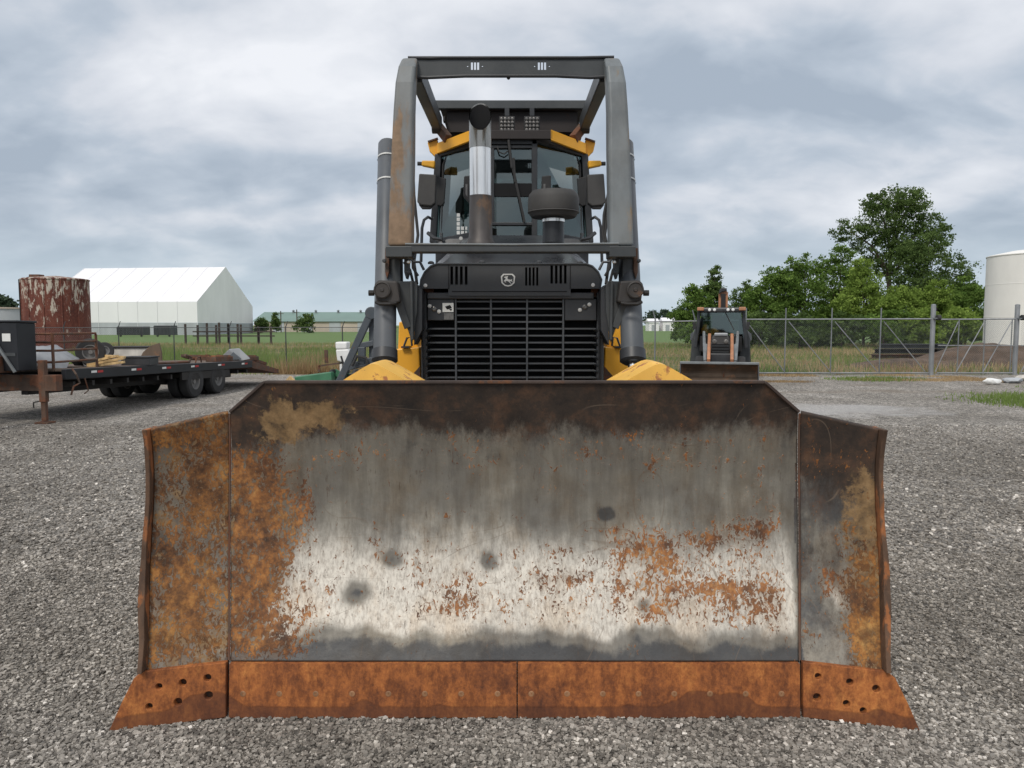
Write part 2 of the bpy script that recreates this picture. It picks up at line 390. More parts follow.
def stones(n, y0, y1, x_half, smin, smax, seed):
    r = np.random.default_rng(seed)
    y = y0 + (y1-y0)*r.random(n)**1.25
    x = (r.random(n)*2-1)*(x_half(y))
    keep = ~((np.abs(x) < 1.3) & (y > 4.6) & (y < 9))
    x, y = x[keep], y[keep]; n = len(x)
    cube = np.array([(-1,-1,-1),(1,-1,-1),(1,1,-1),(-1,1,-1),(-1,-1,1),(1,-1,1),(1,1,1),(-1,1,1)], float)
    v = cube[None]*np.array([.8, .8, .8]) + r.normal(0, .24, (n, 8, 3))
    v /= np.maximum(np.linalg.norm(v, axis=2, keepdims=True), 1e-6)**.45
    s = smin + (smax-smin)*r.random(n)**2.2
    v *= (s[:, None, None]*.5)*np.stack([r.uniform(.8, 1.25, n), r.uniform(.6, 1.0, n), r.uniform(.45, .75, n)], 1)[:, None, :]
    # random rotation
    a = r.random(n)*2*np.pi; tl = r.normal(0, .45, n)
    ca, sa, ct, stt = np.cos(a), np.sin(a), np.cos(tl), np.sin(tl)
    x1 = v[..., 0]; y1_ = v[..., 1]*ct[:, None]-v[..., 2]*stt[:, None]; z1 = v[..., 1]*stt[:, None]+v[..., 2]*ct[:, None]
    X = x1*ca[:, None]-y1_*sa[:, None]+x[:, None]; Yy = x1*sa[:, None]+y1_*ca[:, None]+y[:, None]
    Z = z1+(s*r.uniform(.05, .32, n))[:, None]
    V = np.stack([X, Yy, Z], 2).reshape(-1, 3)
    q = np.array([(3,2,1,0),(4,5,6,7),(0,1,5,4),(1,2,6,5),(2,3,7,6),(3,0,4,7)])
    Fc = (q[None]+8*np.arange(n)[:, None, None]).reshape(-1, 4)
    att = np.repeat(np.clip(r.normal(.46, .24, n), 0, 1), 8)
    return V, Fc, att
a1 = stones(120000, 2.55, 6.0, lambda y: .75*y+.4, .009, .028, 1)
a2 = stones(60000, 5.6, 14.0, lambda y: .72*y+.3, .016, .040, 2)
V = np.concatenate([a1[0], a2[0]]); Fc = np.concatenate([a1[1], a2[1]+len(a1[0])]); at = np.concatenate([a1[2], a2[2]])
o = np_obj('gravel', V, Fc, M['stone'], {'rnd': at}); tag(o, 'loose crushed grey stone lying over the yard', 'gravel', kind='stuff')

# ================================================================== BULLDOZER
CX = 0.0
dz = thing('bulldozer', (0, 6.2, 0), 'large black and yellow bulldozer with a wide rusty front blade on grey gravel', 'bulldozer')
_pz = [0.255, .50, .80, 1.10, 1.38, 1.56]; _py = [3.505, 3.605, 3.662, 3.682, 3.66, 3.595]
_pc = np.polyfit(_pz, _py, 3)
def prof(z): return np.polyval(_pc, z)
def ztop(x):
    ax = np.abs(x); return np.where(ax < 1.17, 1.56, 1.56 - (ax-1.17)/(1.35-1.17)*.145)
def rust_mat(name, kind):
    m, t, b, out = new_mat(name); co = t.coord()
    P = t.attr('polish'); D = t.attr('grime'); RR = t.attr('rust'); OC = t.attr('ochre')
    stre = t.noise(t.mapv(co, (1, 1, .12)), 26, 6, .6)             # vertical scouring from sliding earth
    stre2 = t.noise(t.mapv(co, (1, 1, .3)), 70, 5, .7)
    blot = t.noise(co, 3.2, 7, .65); fine = t.noise(co, 45, 6, .7)
    dkf = t.step(t.math('ADD', t.math('ADD', P, t.math('MULTIPLY', t.math('SUBTRACT', t.noise(co, 6, 8, .7), .5), 1.3)), t.math('MULTIPLY', t.math('SUBTRACT', stre, .5), .5)), .05, -.45)
    steel = t.mix(t.step(stre, .3, .7), (.225, .203, .172), (.290, .268, .232))
    steel = t.mix(dkf, steel, (.10, .098, .098))
    steel = t.mix(1.0, steel, t.mix(t.step(blot, .3, .7), (.80, .80, .80), (1.14, 1.12, 1.06)), 'MULTIPLY')
    pn = t.math('ADD', P, t.math('MULTIPLY', t.math('SUBTRACT', stre, .5), .42))
    pn = t.math('ADD', pn, t.math('MULTIPLY', t.math('SUBTRACT', blot, .5), .7))
    pf = t.step(pn, .18, 1.0)
    bright = t.mix(t.step(stre2, .3, .62), (.50, .44, .37), (.82, .76, .66))
    c = t.mix(pf, steel, bright)
    # fine dark scratches in the polished band
    sc = t.noise(t.mapv(co, (1, 1, .22), (9, 2, 1)), 38, 4, .75); sf = t.math('MULTIPLY', t.step(sc, .60, .70), .55)
    c = t.mix(sf, c, (.12, .085, .06))
    # brown grime of the upper lip
    gn = t.math('ADD', D, t.math('MULTIPLY', t.math('SUBTRACT', t.noise(t.mapv(co, (1, 1, .55)), 8, 10, .78), .5), 2.4)); gf = t.step(gn, .15, .95)
    gc = t.ramp(t.noise(t.mapv(co, (1, 1, 1), (3, 1, 8)), 7, 8, .7), [(.32, (.016, .012, .010)), (.5, (.040, .026, .018)), (.62, (.085, .045, .026)), (.75, (.15, .085, .045))])
    c = t.mix(gf, c, gc)
    # long curved gouges
    lf = None
    for (sc_, ml, ms) in (((1.0, 1, 2.2), (4, 0, 3), 3.1), ((2.6, 1, .9), (1, 0, 8), 2.3), ((.7, 1, 3.4), (7, 0, 5), 2.7)):
        iso = t.math('ABSOLUTE', t.math('SUBTRACT', t.noise(t.mapv(co, sc_, ml), 1.1, 1, .3), .5))
        l1 = t.math('MULTIPLY', t.step(iso, .0032, .0008), t.step(t.noise(t.mapv(co, (1, 1, 1), ml), ms, 3), .50, .60))
        lf = l1 if lf is None else t.math('MAXIMUM', lf, l1)
    c = t.mix(t.math('MULTIPLY', lf, .42), c, (.21, .155, .11))
    # tan crust
    on = t.math('ADD', OC, t.math('MULTIPLY', t.math('SUBTRACT', t.noise(co, 11, 9, .78), .5), 1.7)); of = t.step(on, .40, .66)
    oc = t.ramp(t.noise(co, 13, 7, .7), [(.3, (.06, .038, .02)), (.48, (.22, .135, .06)), (.7, (.36, .23, .11))])
    c = t.mix(of, c, oc)
    # orange rust, flaking in ragged islands
    rn = t.math('ADD', t.math('MULTIPLY', t.noise(t.mapv(co, (1, 1, .7), (7, 0, 2)), 13, 5, .6, .4), .30), t.math('MULTIPLY', t.noise(t.mapv(co, (1, 1, .6), (3, 5, 2)), 58, 7, .66, 1.0), .74))
    rn = t.math('ADD', rn, t.math('MULTIPLY', t.math('SUBTRACT', fine, .5), .10))
    rv = t.math('ADD', RR, t.math('ADD', t.math('MULTIPLY', t.math('SUBTRACT', rn, .54), 2.3), .5)); rf = t.step(rv, .60, .68)
    film = t.math('MULTIPLY', t.step(t.math('ADD', RR, t.math('MULTIPLY', t.math('SUBTRACT', t.noise(co, 4.5, 8, .72), .5), .9)), 0, .40), .50)
    c = t.mix(film, c, t.mix(t.noise(co, 15, 6, .7), (.11, .065, .04), (.27, .17, .095)))
    rt = t.noise(co, 6, 6, .65)
    rc = t.ramp(t.math('ADD', t.math('MULTIPLY', rt, .6), t.math('MULTIPLY', fine, .4)), [(.33, (.050, .024, .012)), (.44, (.16, .06, .020)), (.54, (.36, .14, .034)), (.68, (.54, .28, .095))])
    rc = t.mix(1.0, rc, t.mix(t.step(t.noise(t.mapv(co, (1, 1, .8), (2, 2, 9)), 16, 8, .72), .36, .60), (.42, .38, .36), (1.12, 1.10, 1.05)), 'MULTIPLY')
    rc = t.mix(t.step(OC, .1, .45, 0, .75), rc, t.mix(1.0, rc, (.80, .88, .78), 'MULTIPLY'))
    c = t.mix(t.math('MULTIPLY', rf, .93), c, rc)
    c = t.mix(t.math('MULTIPLY', t.step(t.noise(t.mapv(co, (1, 1, .6), (6, 6, 1)), 5, 7, .7), .46, .66), .40), c, t.mix(1.0, c, (.74, .58, .42), 'MULTIPLY'))
    t.put(b.inputs['Base Color'], c)
    cover = t.math('MAXIMUM', t.math('MAXIMUM', rf, gf), of)
    met = t.mixf(cover, t.mixf(pf, .55, .35), 0.0)
    t.put(b.inputs['Metallic'], met)
    ro = t.mixf(cover, t.mixf(pf, .40, .46), .8); ro = t.math('ADD', ro, t.math('MULTIPLY', t.math('SUBTRACT', stre2, .5), .2))
    t.put(b.inputs['Roughness'], ro)
    hh = t.math('ADD', t.math('MULTIPLY', fine, .35), t.math('MULTIPLY', rf, .5)); hh = t.math('ADD', hh, t.math('MULTIPLY', stre, .35))
    hh = t.math('ADD', hh, t.math('MULTIPLY', t.noise(co, 1.8, 3), 3.0))
    t.put(b.inputs['Normal'], t.bump(hh, .5, .006))
    return m
M['blade'] = rust_mat('scoured blade steel', 0)
def px2xz(px, py, Y=3.66):
    p = W(px, py, Y); return p.x, p.z
def blob(X, Z, px, py, rx, rz, rot=0):
    x, z = px2xz(px, py); u = (X-x); v = (Z-z)
    c, s_ = math.cos(rot), math.sin(rot); u, v = u*c+v*s_, -u*s_+v*c
    rx *= 3.68/770; rz *= 3.8/770
    return np.exp(-((u/rx)**2+(v/rz)**2))
def blade_attrs(X, Z):
    wob = (fbm(X*3+9, Z*3, 3)-.5); wob2 = (fbm(X*7+3, Z*5, 13, 5)-.5)*1.5
    # polished band
    left = -1.10 - .14*(.76-Z)/.4 
    P = sst(.96, .56, Z+wob*.10)*sst(-.05, .09, X-left)*sst(1.36, 1.32, np.abs(X))
    P = P*(.80+.35*(fbm(X*4, Z*2.2, 5)-.3))
    P += .20*sst(1.28, 1.0, Z)*sst(.40, .5, Z)
    P *= (np.abs(X) < 1.36)
    for (a, c, r) in [(355, 591, 13), (424, 595, 9), (390, 558, 8), (488, 560, 8), (605, 515, 7), (513, 565, 6), (640, 600, 7), (633, 628, 10), (330, 632, 16), (385, 640, 14), (425, 638, 12), (500, 645, 10)]:
        P -= (1.0+1.6*wob2)*blob(X, Z, a, c, r*1.15, r*1.0)
    P = P*(1-sst(.42, .27, Z+wob2*.085)) - .56*sst(.40, .28, Z+wob2*.085)*(np.abs(X) < 1.36)
    wr = X > 1.36
    P += wr*(.95*blob(X, Z, 826, 590, 11, 22, .5)+.5*blob(X, Z, 838, 570, 9, 12)+.38*blob(X, Z, 828, 545, 20, 22))
    # grime: the dark lip
    zt = ztop(X)
    D = 1.10*sst(1.19, 1.43, Z+wob*.12+.02*np.sin(X*3))
    D += .55*((X < -1.10)*(X > -1.36))*sst(1.10, 1.22, Z)
    D += wr*(.75*sst(.85, 1.25, Z+wob*.2)+ .30 + .25*sst(.95, .75, Z)*sst(.5, .7, Z))
    P -= wr*.30*sst(.25, .5, Z)
    D += (X < -1.36)*(.5*blob(X, Z, 176, 425, 30, 22)+.62*blob(X, Z, 222, 500, 6, 40)+.55*blob(X, Z, 222, 450, 5, 25)+.5*blob(X, Z, 178, 545, 17, 18)+.45*blob(X, Z, 170, 560, 9, 20)+.3*sst(-1.62, -1.70, X))
    D += .45*blob(X, Z, 205, 650, 40, 12)+.35*blob(X, Z, 235, 655, 16, 12)
    # tan crust
    O = .75*blob(X, Z, 322, 415, 34, 22)+.55*blob(X, Z, 280, 425, 22, 18)+.25*blob(X, Z, 395, 436, 80, 6)
    O += (X < -1.36)*(.46+.2*wob*2) + wr*(.62*sst(1.47, 1.66, X)*sst(1.3, 1.0, Z) + .1)
    O += ((X > -1.36) & (X < -1.05))*.30
    # orange rust
    Rr = np.full_like(X, -.15)+.09*((X > -1.0) & (X < 1.3))*sst(.35, .5, Z)*sst(1.0, .7, Z)
    Rr += ((X > -1.36) & (X < -.6))*(.47*sst(-.90, -1.18, X+wob*.25+ .10*(Z-.7))*sst(1.33, 1.15, Z)*sst(.2, .33, Z))
    Rr += (X < -1.36)*(.27 + .22*blob(X, Z, 205, 480, 22, 60)+.25*blob(X, Z, 190, 590, 34, 45)+.12*blob(X, Z, 175, 430, 20, 20))
    Rr += wr*(.08+.26*sst(1.50, 1.62, X)*sst(1.0, .7, Z)+.27*blob(X, Z, 820, 578, 14, 12)+.2*blob(X, Z, 850, 610, 16, 30)+.13*blob(X, Z, 815, 462, 12, 10))
    cen = (X > -.98) & (X < 1.30)
    Rr += cen*(.075*sst(.25, .5, X)*sst(1.30, 1.2, X)*sst(.36, .44, Z)*sst(.92, .78, Z)+.05*sst(-.8, -.5, X)*sst(.38, .46, Z)*sst(.80, .66, Z)+.105*sst(1.06, 1.16, Z)*sst(1.36, 1.28, Z))
    k = 0
    for (a, c, rx, rz, s_) in [(640, 545, 26, 16, .27), (660, 560, 20, 30, .24), (615, 570, 8, 30, .2), (705, 540, 26, 9, .36), (745, 525, 30, 12, .30), (760, 535, 14, 10, .3), (750, 495, 26, 18, .19), (770, 510, 9, 20, .18),
                               (610, 512, 16, 10, .24), (605, 530, 26, 5, .22), (570, 575, 22, 6, .22), (560, 550, 10, 6, .3), (735, 590, 50, 14, .22), (730, 610, 26, 14, .2), (770, 620, 14, 20, .25), (650, 605, 22, 10, .2), (700, 585, 70, 6, .17),
                               (545, 578, 40, 9, .16), (455, 590, 30, 22, .14), (440, 600, 36, 10, .12), (375, 545, 8, 26, .18), (286, 570, 9, 20, .28), (400, 555, 7, 10, .18), (448, 515, 14, 7, .24), (340, 457, 18, 7, .26), (360, 450, 16, 6, .2),
                               (325, 490, 6, 5, .3), (342, 513, 5, 5, .3), (445, 497, 5, 6, .2), (450, 438, 8, 7, .27), (480, 446, 7, 6, .25), (520, 520, 8, 5, .28), (680, 458, 40, 14, .15), (625, 434, 18, 5, .25), (590, 455, 18, 6, .24), (720, 440, 25, 5, .18), (692, 497, 14, 7, .2), (650, 463, 6, 8, .15), (555, 440, 9, 6, .2), (385, 490, 10, 12, .16), (420, 575, 7, 20, .15), (510, 600, 80, 12, .09)]:
        Rr += cen*s_*.72*blob(X, Z, a, c, rx, rz)
    return {'polish': P, 'grime': D, 'rust': Rr, 'ochre': O}
def sheet(name, xs_fn, nx_, nz_, parent, label=None):
    s_ = np.linspace(0, 1, nx_); t_ = np.linspace(0, 1, nz_); S, T = np.meshgrid(s_, t_)
    X, Y, Z = xs_fn(S, T)
    V = np.stack([X.ravel(), Y.ravel(), Z.ravel()], 1)
    idx = np.arange(nx_*nz_).reshape(nz_, nx_)
    Fq = np.stack([idx[:-1, :-1], idx[:-1, 1:], idx[1:, 1:], idx[1:, :-1]], -1).reshape(-1, 4)
    o = np_obj(name, V, Fq, M['blade'], blade_attrs(X.ravel(), Z.ravel()), origin=(0, 6.2, 0), parent=parent, smooth=True)
    if label: o['label'] = label
    sm = o.modifiers.new('thick', 'SOLIDIFY'); sm.thickness = .028; sm.offset = -1.0
    return o
HB, HT = 1.335, 1.35
def hx(T): return HB+(HT-HB)*T+.034*np.sin(math.pi*T)
def f_mid(S, T):
    x0 = (S*2-1); X = x0*hx(T); zt = ztop(X); Z = .255+(zt-.255)*T
    Yv = prof(Z)+.006*(fbm(X*2.5, Z*2.5, 21)-.5)*3
    return X, Yv, Z
blade = sheet('blade', f_mid, 360, 180, dz, 'wide curved steel mouldboard with a bright scoured band and orange rust')
def f_wing(sg):
    def f(S, T):
        s_ = S if sg > 0 else 1-S
        zh = .255+(1.415-.255)*T; zo = .215+(1.345-.215)*T
        Z = zh+(zo-zh)*s_
        xo = 1.672 + .012*T + 0.042*np.exp(-((T-.42)/.36)**2)
        X = sg*((hx(T)+.012)*(1-s_) + s_*xo)
        Yv = prof(zh) - s_*.10
        return X, Yv, Z
    return f
wl = sheet('wing', f_wing(-1), 90, 180, blade, 'orange and ochre rusted left wing of the blade')
wr = sheet('wing', f_wing(1), 90, 180, blade, 'dark grey right wing of the blade with a bare bright patch')
# outer edge plates of the wings
M['lip'] = paint('dark lip steel', (.055, .036, .028), .7, var=.35, vscale=6, rust=.35, rustcol=(.13, .055, .025), rscale=5)
M['edge_rust'] = paint('edge rust', (.10, .055, .032), .8, var=.45, vscale=9, rust=.48, rustcol=(.27, .10, .035), rscale=8, streak=3, bump=.5)
for sg in (-1, 1):
    mb = MB(); vs = []; N = 16
    for i in range(N+1):
        T = i/N; z = .255+(1.35-.255)*T; y = float(prof(.255+(1.415-.255)*T)) - .10
        xo = sg*(1.672+.012*T+0.042*math.exp(-((T-.42)/.36)**2)+.004)
        wv = .003*math.sin(T*23+sg)+random.uniform(-.003, .003)
        vs += [(xo, y-.035+wv, z), (xo+sg*(.022+.012*math.exp(-((T-.28)/.15)**2)), y-.035+wv, z), (xo+sg*.026, y+.10, z), (xo, y+.10, z)]
    fs = [(4*i+k, 4*i+(k+1) % 4, 4*i+4+(k+1) % 4, 4*i+4+k) for i in range(N) for k in range(4)] + [(0, 1, 2, 3), (4*N+3, 4*N+2, 4*N+1, 4*N)]
    mb.add(vs, fs).build('side_plate', M['edge_rust'], blade, bevel=.004)
# hinge weld lines
for sg in (-1, 1):
    mb = MB(); pts = []
    for i in range(30):
        T = i/29; z = .26+(1.41-.26)*T; pts.append((sg*(float(hx(T))+.006), float(prof(z))-.002, z))
    mb.tube(pts, .0055, 6).build('weld_bead', M['brown_iron'], blade)
# lip along the top of the mouldboard
mb = MB()
xs = [-1.35, -1.17, 1.17, 1.35]
for a, b_ in zip(xs[:-1], xs[1:]):
    pa, pb = [(x, float(prof(float(ztop(np.array(x)))))+.012, float(ztop(np.array(x)))+.003) for x in (a, b_)]
    mb.beam(pa, pb, .042, .014)
mb.build('top_lip', M['lip'], blade, bevel=.003)
# cutting edge
def edge_mat():
    m, t, b, out = new_mat('rusted cutting edge'); co = t.coord()
    big = t.noise(co, 2.2, 6, .65); fine = t.noise(co, 60, 6, .7); md = t.noise(t.mapv(co, (1, 1, .5), (2, 2, 2)), 9, 7, .7)
    v = t.math('ADD', t.math('MULTIPLY', big, .45), t.math('ADD', t.math('MULTIPLY', fine, .25), t.math('MULTIPLY', md, .30)))
    c = t.ramp(v, [(.36, (.085, .030, .016)), (.45, (.20, .066, .023)), (.53, (.36, .120, .033)), (.62, (.53, .21, .058))])
    c = t.mix(1.0, c, t.mix(t.step(t.noise(t.mapv(co, (1, 1, .45)), 22, 8, .75), .36, .60), (.55, .50, .48), (1.1, 1.08, 1.0)), 'MULTIPLY')
    sp = t.node('ShaderNodeSeparateXYZ'); t.link(co, sp.inputs[0])
    wv = t.noise(t.mapv(co, (1, 0, 0)), 1.7, 3, .45)
    line = t.math('ADD', .055, t.math('MULTIPLY', t.step(wv, .48, .66), .075))
    df = t.step(t.math('SUBTRACT', sp.outputs[2], line), .006, -.006)
    dc = t.mix(md, (.045, .016, .009), (.135, .045, .020))
    c = t.mix(t.math('MULTIPLY', df, .62), c, dc)
    t.put(b.inputs['Base Color'], c); b.inputs['Roughness'].default_value = .82
    t.put(b.inputs['Normal'], t.bump(t.math('ADD', t.math('MULTIPLY', fine, .5), t.math('MULTIPLY', df, -.6)), .5, .004))
    return m
M['cutting'] = edge_mat()
M['hole'] = paint('hole grime', (.05, .035, .028), .9, var=.4)
def ce_y(z): return 3.462 + (z+.0)*(3.486-3.462)/.25
gap = .006
for (x0, x1) in ((-HB+.004, .012-gap/2), (.012+gap/2, HB-.004)):
    mb = MB(); n = 24; vs = []
    for i in range(n+1):
        x = x0+(x1-x0)*i/n; wz = .006*(random.random()-.5)
        vs += [(x, ce_y(0)-.004, .0+.004+abs(wz)), (x, ce_y(.256)-.004, .252), (x, ce_y(.256)+.030, .252), (x, ce_y(0)+.022, .006)]
    fs = [(4*i+k, 4*i+(k+1) % 4, 4*i+4+(k+1) % 4, 4*i+4+k) for i in range(n) for k in range(4)] + [(0, 1, 2, 3), (4*n+3, 4*n+2, 4*n+1, 4*n)]
    ce = mb.add(vs, fs).build('cutting_edge', M['cutting'], blade)
    k = 8
    for i in range(k):
        bx_ = x0+(x1-x0)*(i+.38)/(k-.1); bz = .115; yy = ce_y(bz)-.004
        MB().lathe((bx_, yy+.004, bz), (0, -1, .05), [(0, .014), (.0045, .014), (.006, .011), (.006, .003), (.003, .002)], 14).build('plow_bolt', M['bolt_tan'], blade)
        MB().add([(bx_-.006, yy-.0005, bz-.012), (bx_+.006, yy-.0005, bz-.012), (bx_+.004+random.uniform(-.002, .002), yy-.0015-.003, bz-.05), (bx_-.003, yy-.0015-.003, bz-.055), (bx_-.006, yy+.002, bz-.012), (bx_+.006, yy+.002, bz-.012), (bx_+.004, yy, bz-.05), (bx_-.003, yy, bz-.055)], [(0,1,2,3),(7,6,5,4),(0,4,5,1),(1,5,6,2),(2,6,7,3),(3,7,4,0)]).build('rust_run', M['bolt_tan'], blade)
# end bits with real bolt holes
for sg in (-1, 1):
    def xf(v, sg=sg):
        s_ = (v.x-1.335)/.40
        return (sg*v.x, ce_y(v.z) - .006 - .085*s_ + v.y, v.z - .010*s_)
    outer = [(1.345, .008), (1.835, -.002+.012), (1.785, .13), (1.735, .235), (1.700, .262), (1.345, .262)]
    hp = [(1.41, .205, .013), (1.545, .195, .014), (1.655, .178, .015), (1.405, .108, .016), (1.53, .095, .014), (1.60, .072, .013)] if sg > 0 else [(1.425, .200, .015), (1.53, .190, .015), (1.63, .185, .013), (1.42, .118, .017), (1.55, .105, .016), (1.67, .100, .013)]
    eb = holed('end_bit', outer, [circle(a, c, r*1.10) for a, c, r in hp], .030, M['cutting'], blade, xf=xf)
    bv = eb.modifiers.new('bevel', 'BEVEL'); bv.width = .003; bv.segments = 1; bv.limit_method = 'ANGLE'; bv.angle_limit = R(50)
    back = MB(); pts = [(1.35, .03), (1.70, .03), (1.71, .24), (1.35, .25)]
    back.prism([xf(Vector((a, .036, c))) for a, c in pts], (0, .02, 0)).build('backing_plate', M['brown_iron'], blade)
blade.location.x = .012
# stiffening box beams and push-arm frame behind the blade
mb = MB()
for z, h_ in ((.40, .16), (1.20, .13)): mb.box((-1.33, 3.80, z-h_/2), (1.33, 3.98, z+h_/2))
for x in (-1.2, -.6, 0, .6, 1.2): mb.box((x-.015, 3.79, .3), (x+.015, 3.96, 1.3))
mb.build('stiffener', M['yellow_worn'], blade, bevel=.006)
for sg in (-1, 1):
    MB().beam((sg*1.25, 3.9, .42), (sg*1.30, 6.9, .55), .16, .24).build('push_arm', M['yellow_worn'], dz, bevel=.01)
    # rounded yellow brackets standing behind the blade top
    o_ = W(381 if sg < 0 else 652, 383, 4.35); pr = []; wds = (337, 427) if sg < 0 else (605, 699)
    xa, xb = WX(wds[0], 383, 4.35), WX(wds[1], 383, 4.35); zt_ = WZ(360.5, 4.35); zb_ = WZ(386, 4.35); cxm = WX(380.5 if sg < 0 else 652, 383, 4.35)
    n = 20; prf = []
    for i in range(n+1):
        q = i/n*2-1; x = cxm + ((xb-cxm) if q > 0 else (cxm-xa))*q
        prf.append((x, zb_ + (zt_-zb_)*(1.0 - (math.sqrt(q*q+.008)-.089)/.915)))
    mb = MB(); ny = 8; vs = []
    for j in range(ny+1):
        yy = 4.12+.46*j/ny; sc = math.sqrt(max(0, 1-((j/ny-.5)*1.75)**2*1.0))
        for (x, z) in prf: vs.append((x, yy, 1.25+(z-1.25)*(.97+.03*sc)))
    m_ = n+1; fs = [(j*m_+i, j*m_+i+1, (j+1)*m_+i+1, (j+1)*m_+i) for j in range(ny) for i in range(n)]
    base = len(vs); vs2 = [(v[0], v[1], .75) for v in vs]; vs += vs2
    fs += [(i, base+i, base+i+1, i+1) for i in range(n)] + [(ny*m_+i, ny*m_+i+1, base+ny*m_+i+1, base+ny*m_+i) for i in range(n)]
    fs += [(j*m_, (j+1)*m_, base+(j+1)*m_, base+j*m_) for j in range(ny)] + [(j*m_+n, base+j*m_+n, base+(j+1)*m_+n, (j+1)*m_+n) for j in range(ny)]
    mb.add(vs, fs).build('lift_bracket', M['yellow_worn'], dz, smooth=True)

# ---- grille and nose
YG = 5.40
def P(px, py, Y=YG): return W(px, py, Y)
def Q(px, py, Y=YG): p = W(px, py, Y); return (p.x, p.z)
nose = MB()
for (a, b_) in ((421, 427.5), (596.5, 604)):           # side posts
    x0, x1 = WX(a, 340, YG), WX(b_, 340, YG); nose.box((x0, YG, .75), (x1, YG+.9, WZ(292, YG)))
nose.box((WX(427, 340, YG), YG+.02, .70), (WX(597, 340, YG), YG+.06, .80))
gfr = nose.build('grille_frame', M['dozer_black'], dz, bevel=.01)
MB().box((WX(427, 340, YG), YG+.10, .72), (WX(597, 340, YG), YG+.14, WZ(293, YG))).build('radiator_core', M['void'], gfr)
bars = MB(); ys = [301.5, 308.6, 315.2, 321.8] ; dy = 6.95
for i, y in enumerate(ys): z = WZ(y, YG); bars.box((WX(455, y, YG), YG-.012, z-.006), (WX(564, y, YG), YG+.05, z+.005))
y = 328.6; 
while y < 480:
    z = WZ(y, YG)
    x0, x1 = WX(427, y, YG), WX(597, y, YG)
    bars.box((x0+.02, YG-.012, z-.006), (x1-.02, YG+.05, z+.005))
    for s_, xx in ((1, x0), (-1, x1)): bars.beam((xx+s_*.022, YG-.010, z-.001), (xx, YG+.012, z-.020), .03, .009)
    y += dy
bars.build('grille_bars', M['grille'], gfr)
vb = MB()
for x in (456, 491, 527, 563): xx = WX(x, 340, YG); vb.box((xx-.006, YG-.022, .75), (xx+.006, YG+.045, WZ(297, YG)))
vb.build('grille_divider', M['grille'], gfr)
for (a, b_) in ((427.5, 454), (565, 596.5)):
    MB().prism([P(a, 299, YG-.02), P(b_, 299, YG-.02), P(b_, 320.5, YG-.02), P(a, 320.5, YG-.02)], (0, .05, 0)).build('corner_panel', M['dozer_black'], gfr, bevel=.004)
for px_, py_, r in ((429.5, 306, .014), (434, 309, .018), (439, 311.5, .014), (580, 310, .014), (585, 307, .018), (589.5, 304.5, .014)):
    c = P(px_, py_, YG-.03); MB().lathe(c+Vector((0, .015, 0)), (0, -1, 0), [(0, r), (.012, r), (.016, r*.5)], 12).build('marker_disc', M['lens'] if r > .016 else M['band'], gfr)
st = MB(); st.prism([P(442.5, 303, YG-.024), P(453.5, 303, YG-.024), P(453.5, 312, YG-.024), P(442.5, 312, YG-.024)], (0, .006, 0)); dec = st.build('warning_sticker', M['sticker'], gfr)
s2 = MB(); s2.prism([P(445, 306.5, YG-.026), P(450, 305, YG-.026), P(452, 308, YG-.026), P(447, 309.5, YG-.026)], (0, .003, 0)); s2.prism([P(449, 309, YG-.026), P(452, 309, YG-.026), P(451, 311, YG-.026)], (0, .003, 0)); s2.build('pictogram', M['void'], dec)
MB().prism([P(444, 313, YG-.024), P(453.5, 313, YG-.024), P(453.5, 319.5, YG-.024), P(444, 319.5, YG-.024)], (0, .006, 0)).build('caution_label', M['lens'], gfr)
# nose panel with cut ventilation slots
def slots(x0, x1, y0, y1, n):
    w_ = (x1-x0)/(n*1.75-.75); return [[Q(x0+i*w_*1.75, y1), Q(x0+i*w_*1.75+w_, y1), Q(x0+i*w_*1.75+w_, y0), Q(x0+i*w_*1.75, y0)] for i in range(n)]
YN = YG-.06
nz = [Q(*p) for p in [(449, 296), (570, 296), (570, 289), (600, 289), (601.5, 280), (598, 272), (592, 266), (586, 263.8), (437, 263.8), (431, 266), (425, 272), (421, 280), (420, 289), (449, 289)]]
hl = slots(451, 468, 267, 285, 4)+slots(525, 538, 268, 286, 4)+slots(550, 566, 266, 284, 4)
npn = holed('nose_panel', nz, hl, .03, M['nose'], dz, xf=lambda v: (v.x, YN+v.y, v.z))
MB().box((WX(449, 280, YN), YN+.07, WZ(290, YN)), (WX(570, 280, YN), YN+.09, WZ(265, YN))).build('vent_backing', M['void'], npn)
mbn = MB(); mbn.prism([P(427, 299, YN+.02), P(594, 299, YN+.02), P(594, 292.5, YN+.02), P(427, 292.5, YN+.02)], (0, .12, 0)); mbn.build('nose_sill', M['nose'], npn, bevel=.008)
rim_ = MB(); rp = [P(*p, YN-.004) for p in [(420, 289), (421, 280), (425, 272), (431, 266), (437, 263.8), (586, 263.8), (592, 266), (598, 272), (601.5, 280), (600, 289)]]; rim_.tube(rp, .006, 6); rim_.build('hood_edge', M['grille'], npn)
for (px_, py_) in ((425.5, 285.5), (593, 285)): MB().lathe(P(px_, py_, YN), (0, -1, 0), [(0, .013), (.008, .013), (.011, .005)], 12).build('latch_bolt', M['white'], npn)
for x in (430, 597): MB().box(tuple(P(x-6, 297, YN+.1)), tuple(P(x+5, 289, YN+.2))).build('latch_block', M['brown_iron'], npn)
gr = MB()
for x_, ya_ in ((448.8, 289), (570.2, 289)): gr.box((WX(x_-.35, 280, YN), YN-.003, WZ(ya_, YN)), (WX(x_+.35, 280, YN), YN+.002, WZ(265, YN)))
gr.tube([P(452, 291.5, YN-.002), P(567, 291.5, YN-.002)], .003, 6); gr.build('panel_gap', M['void'], npn)
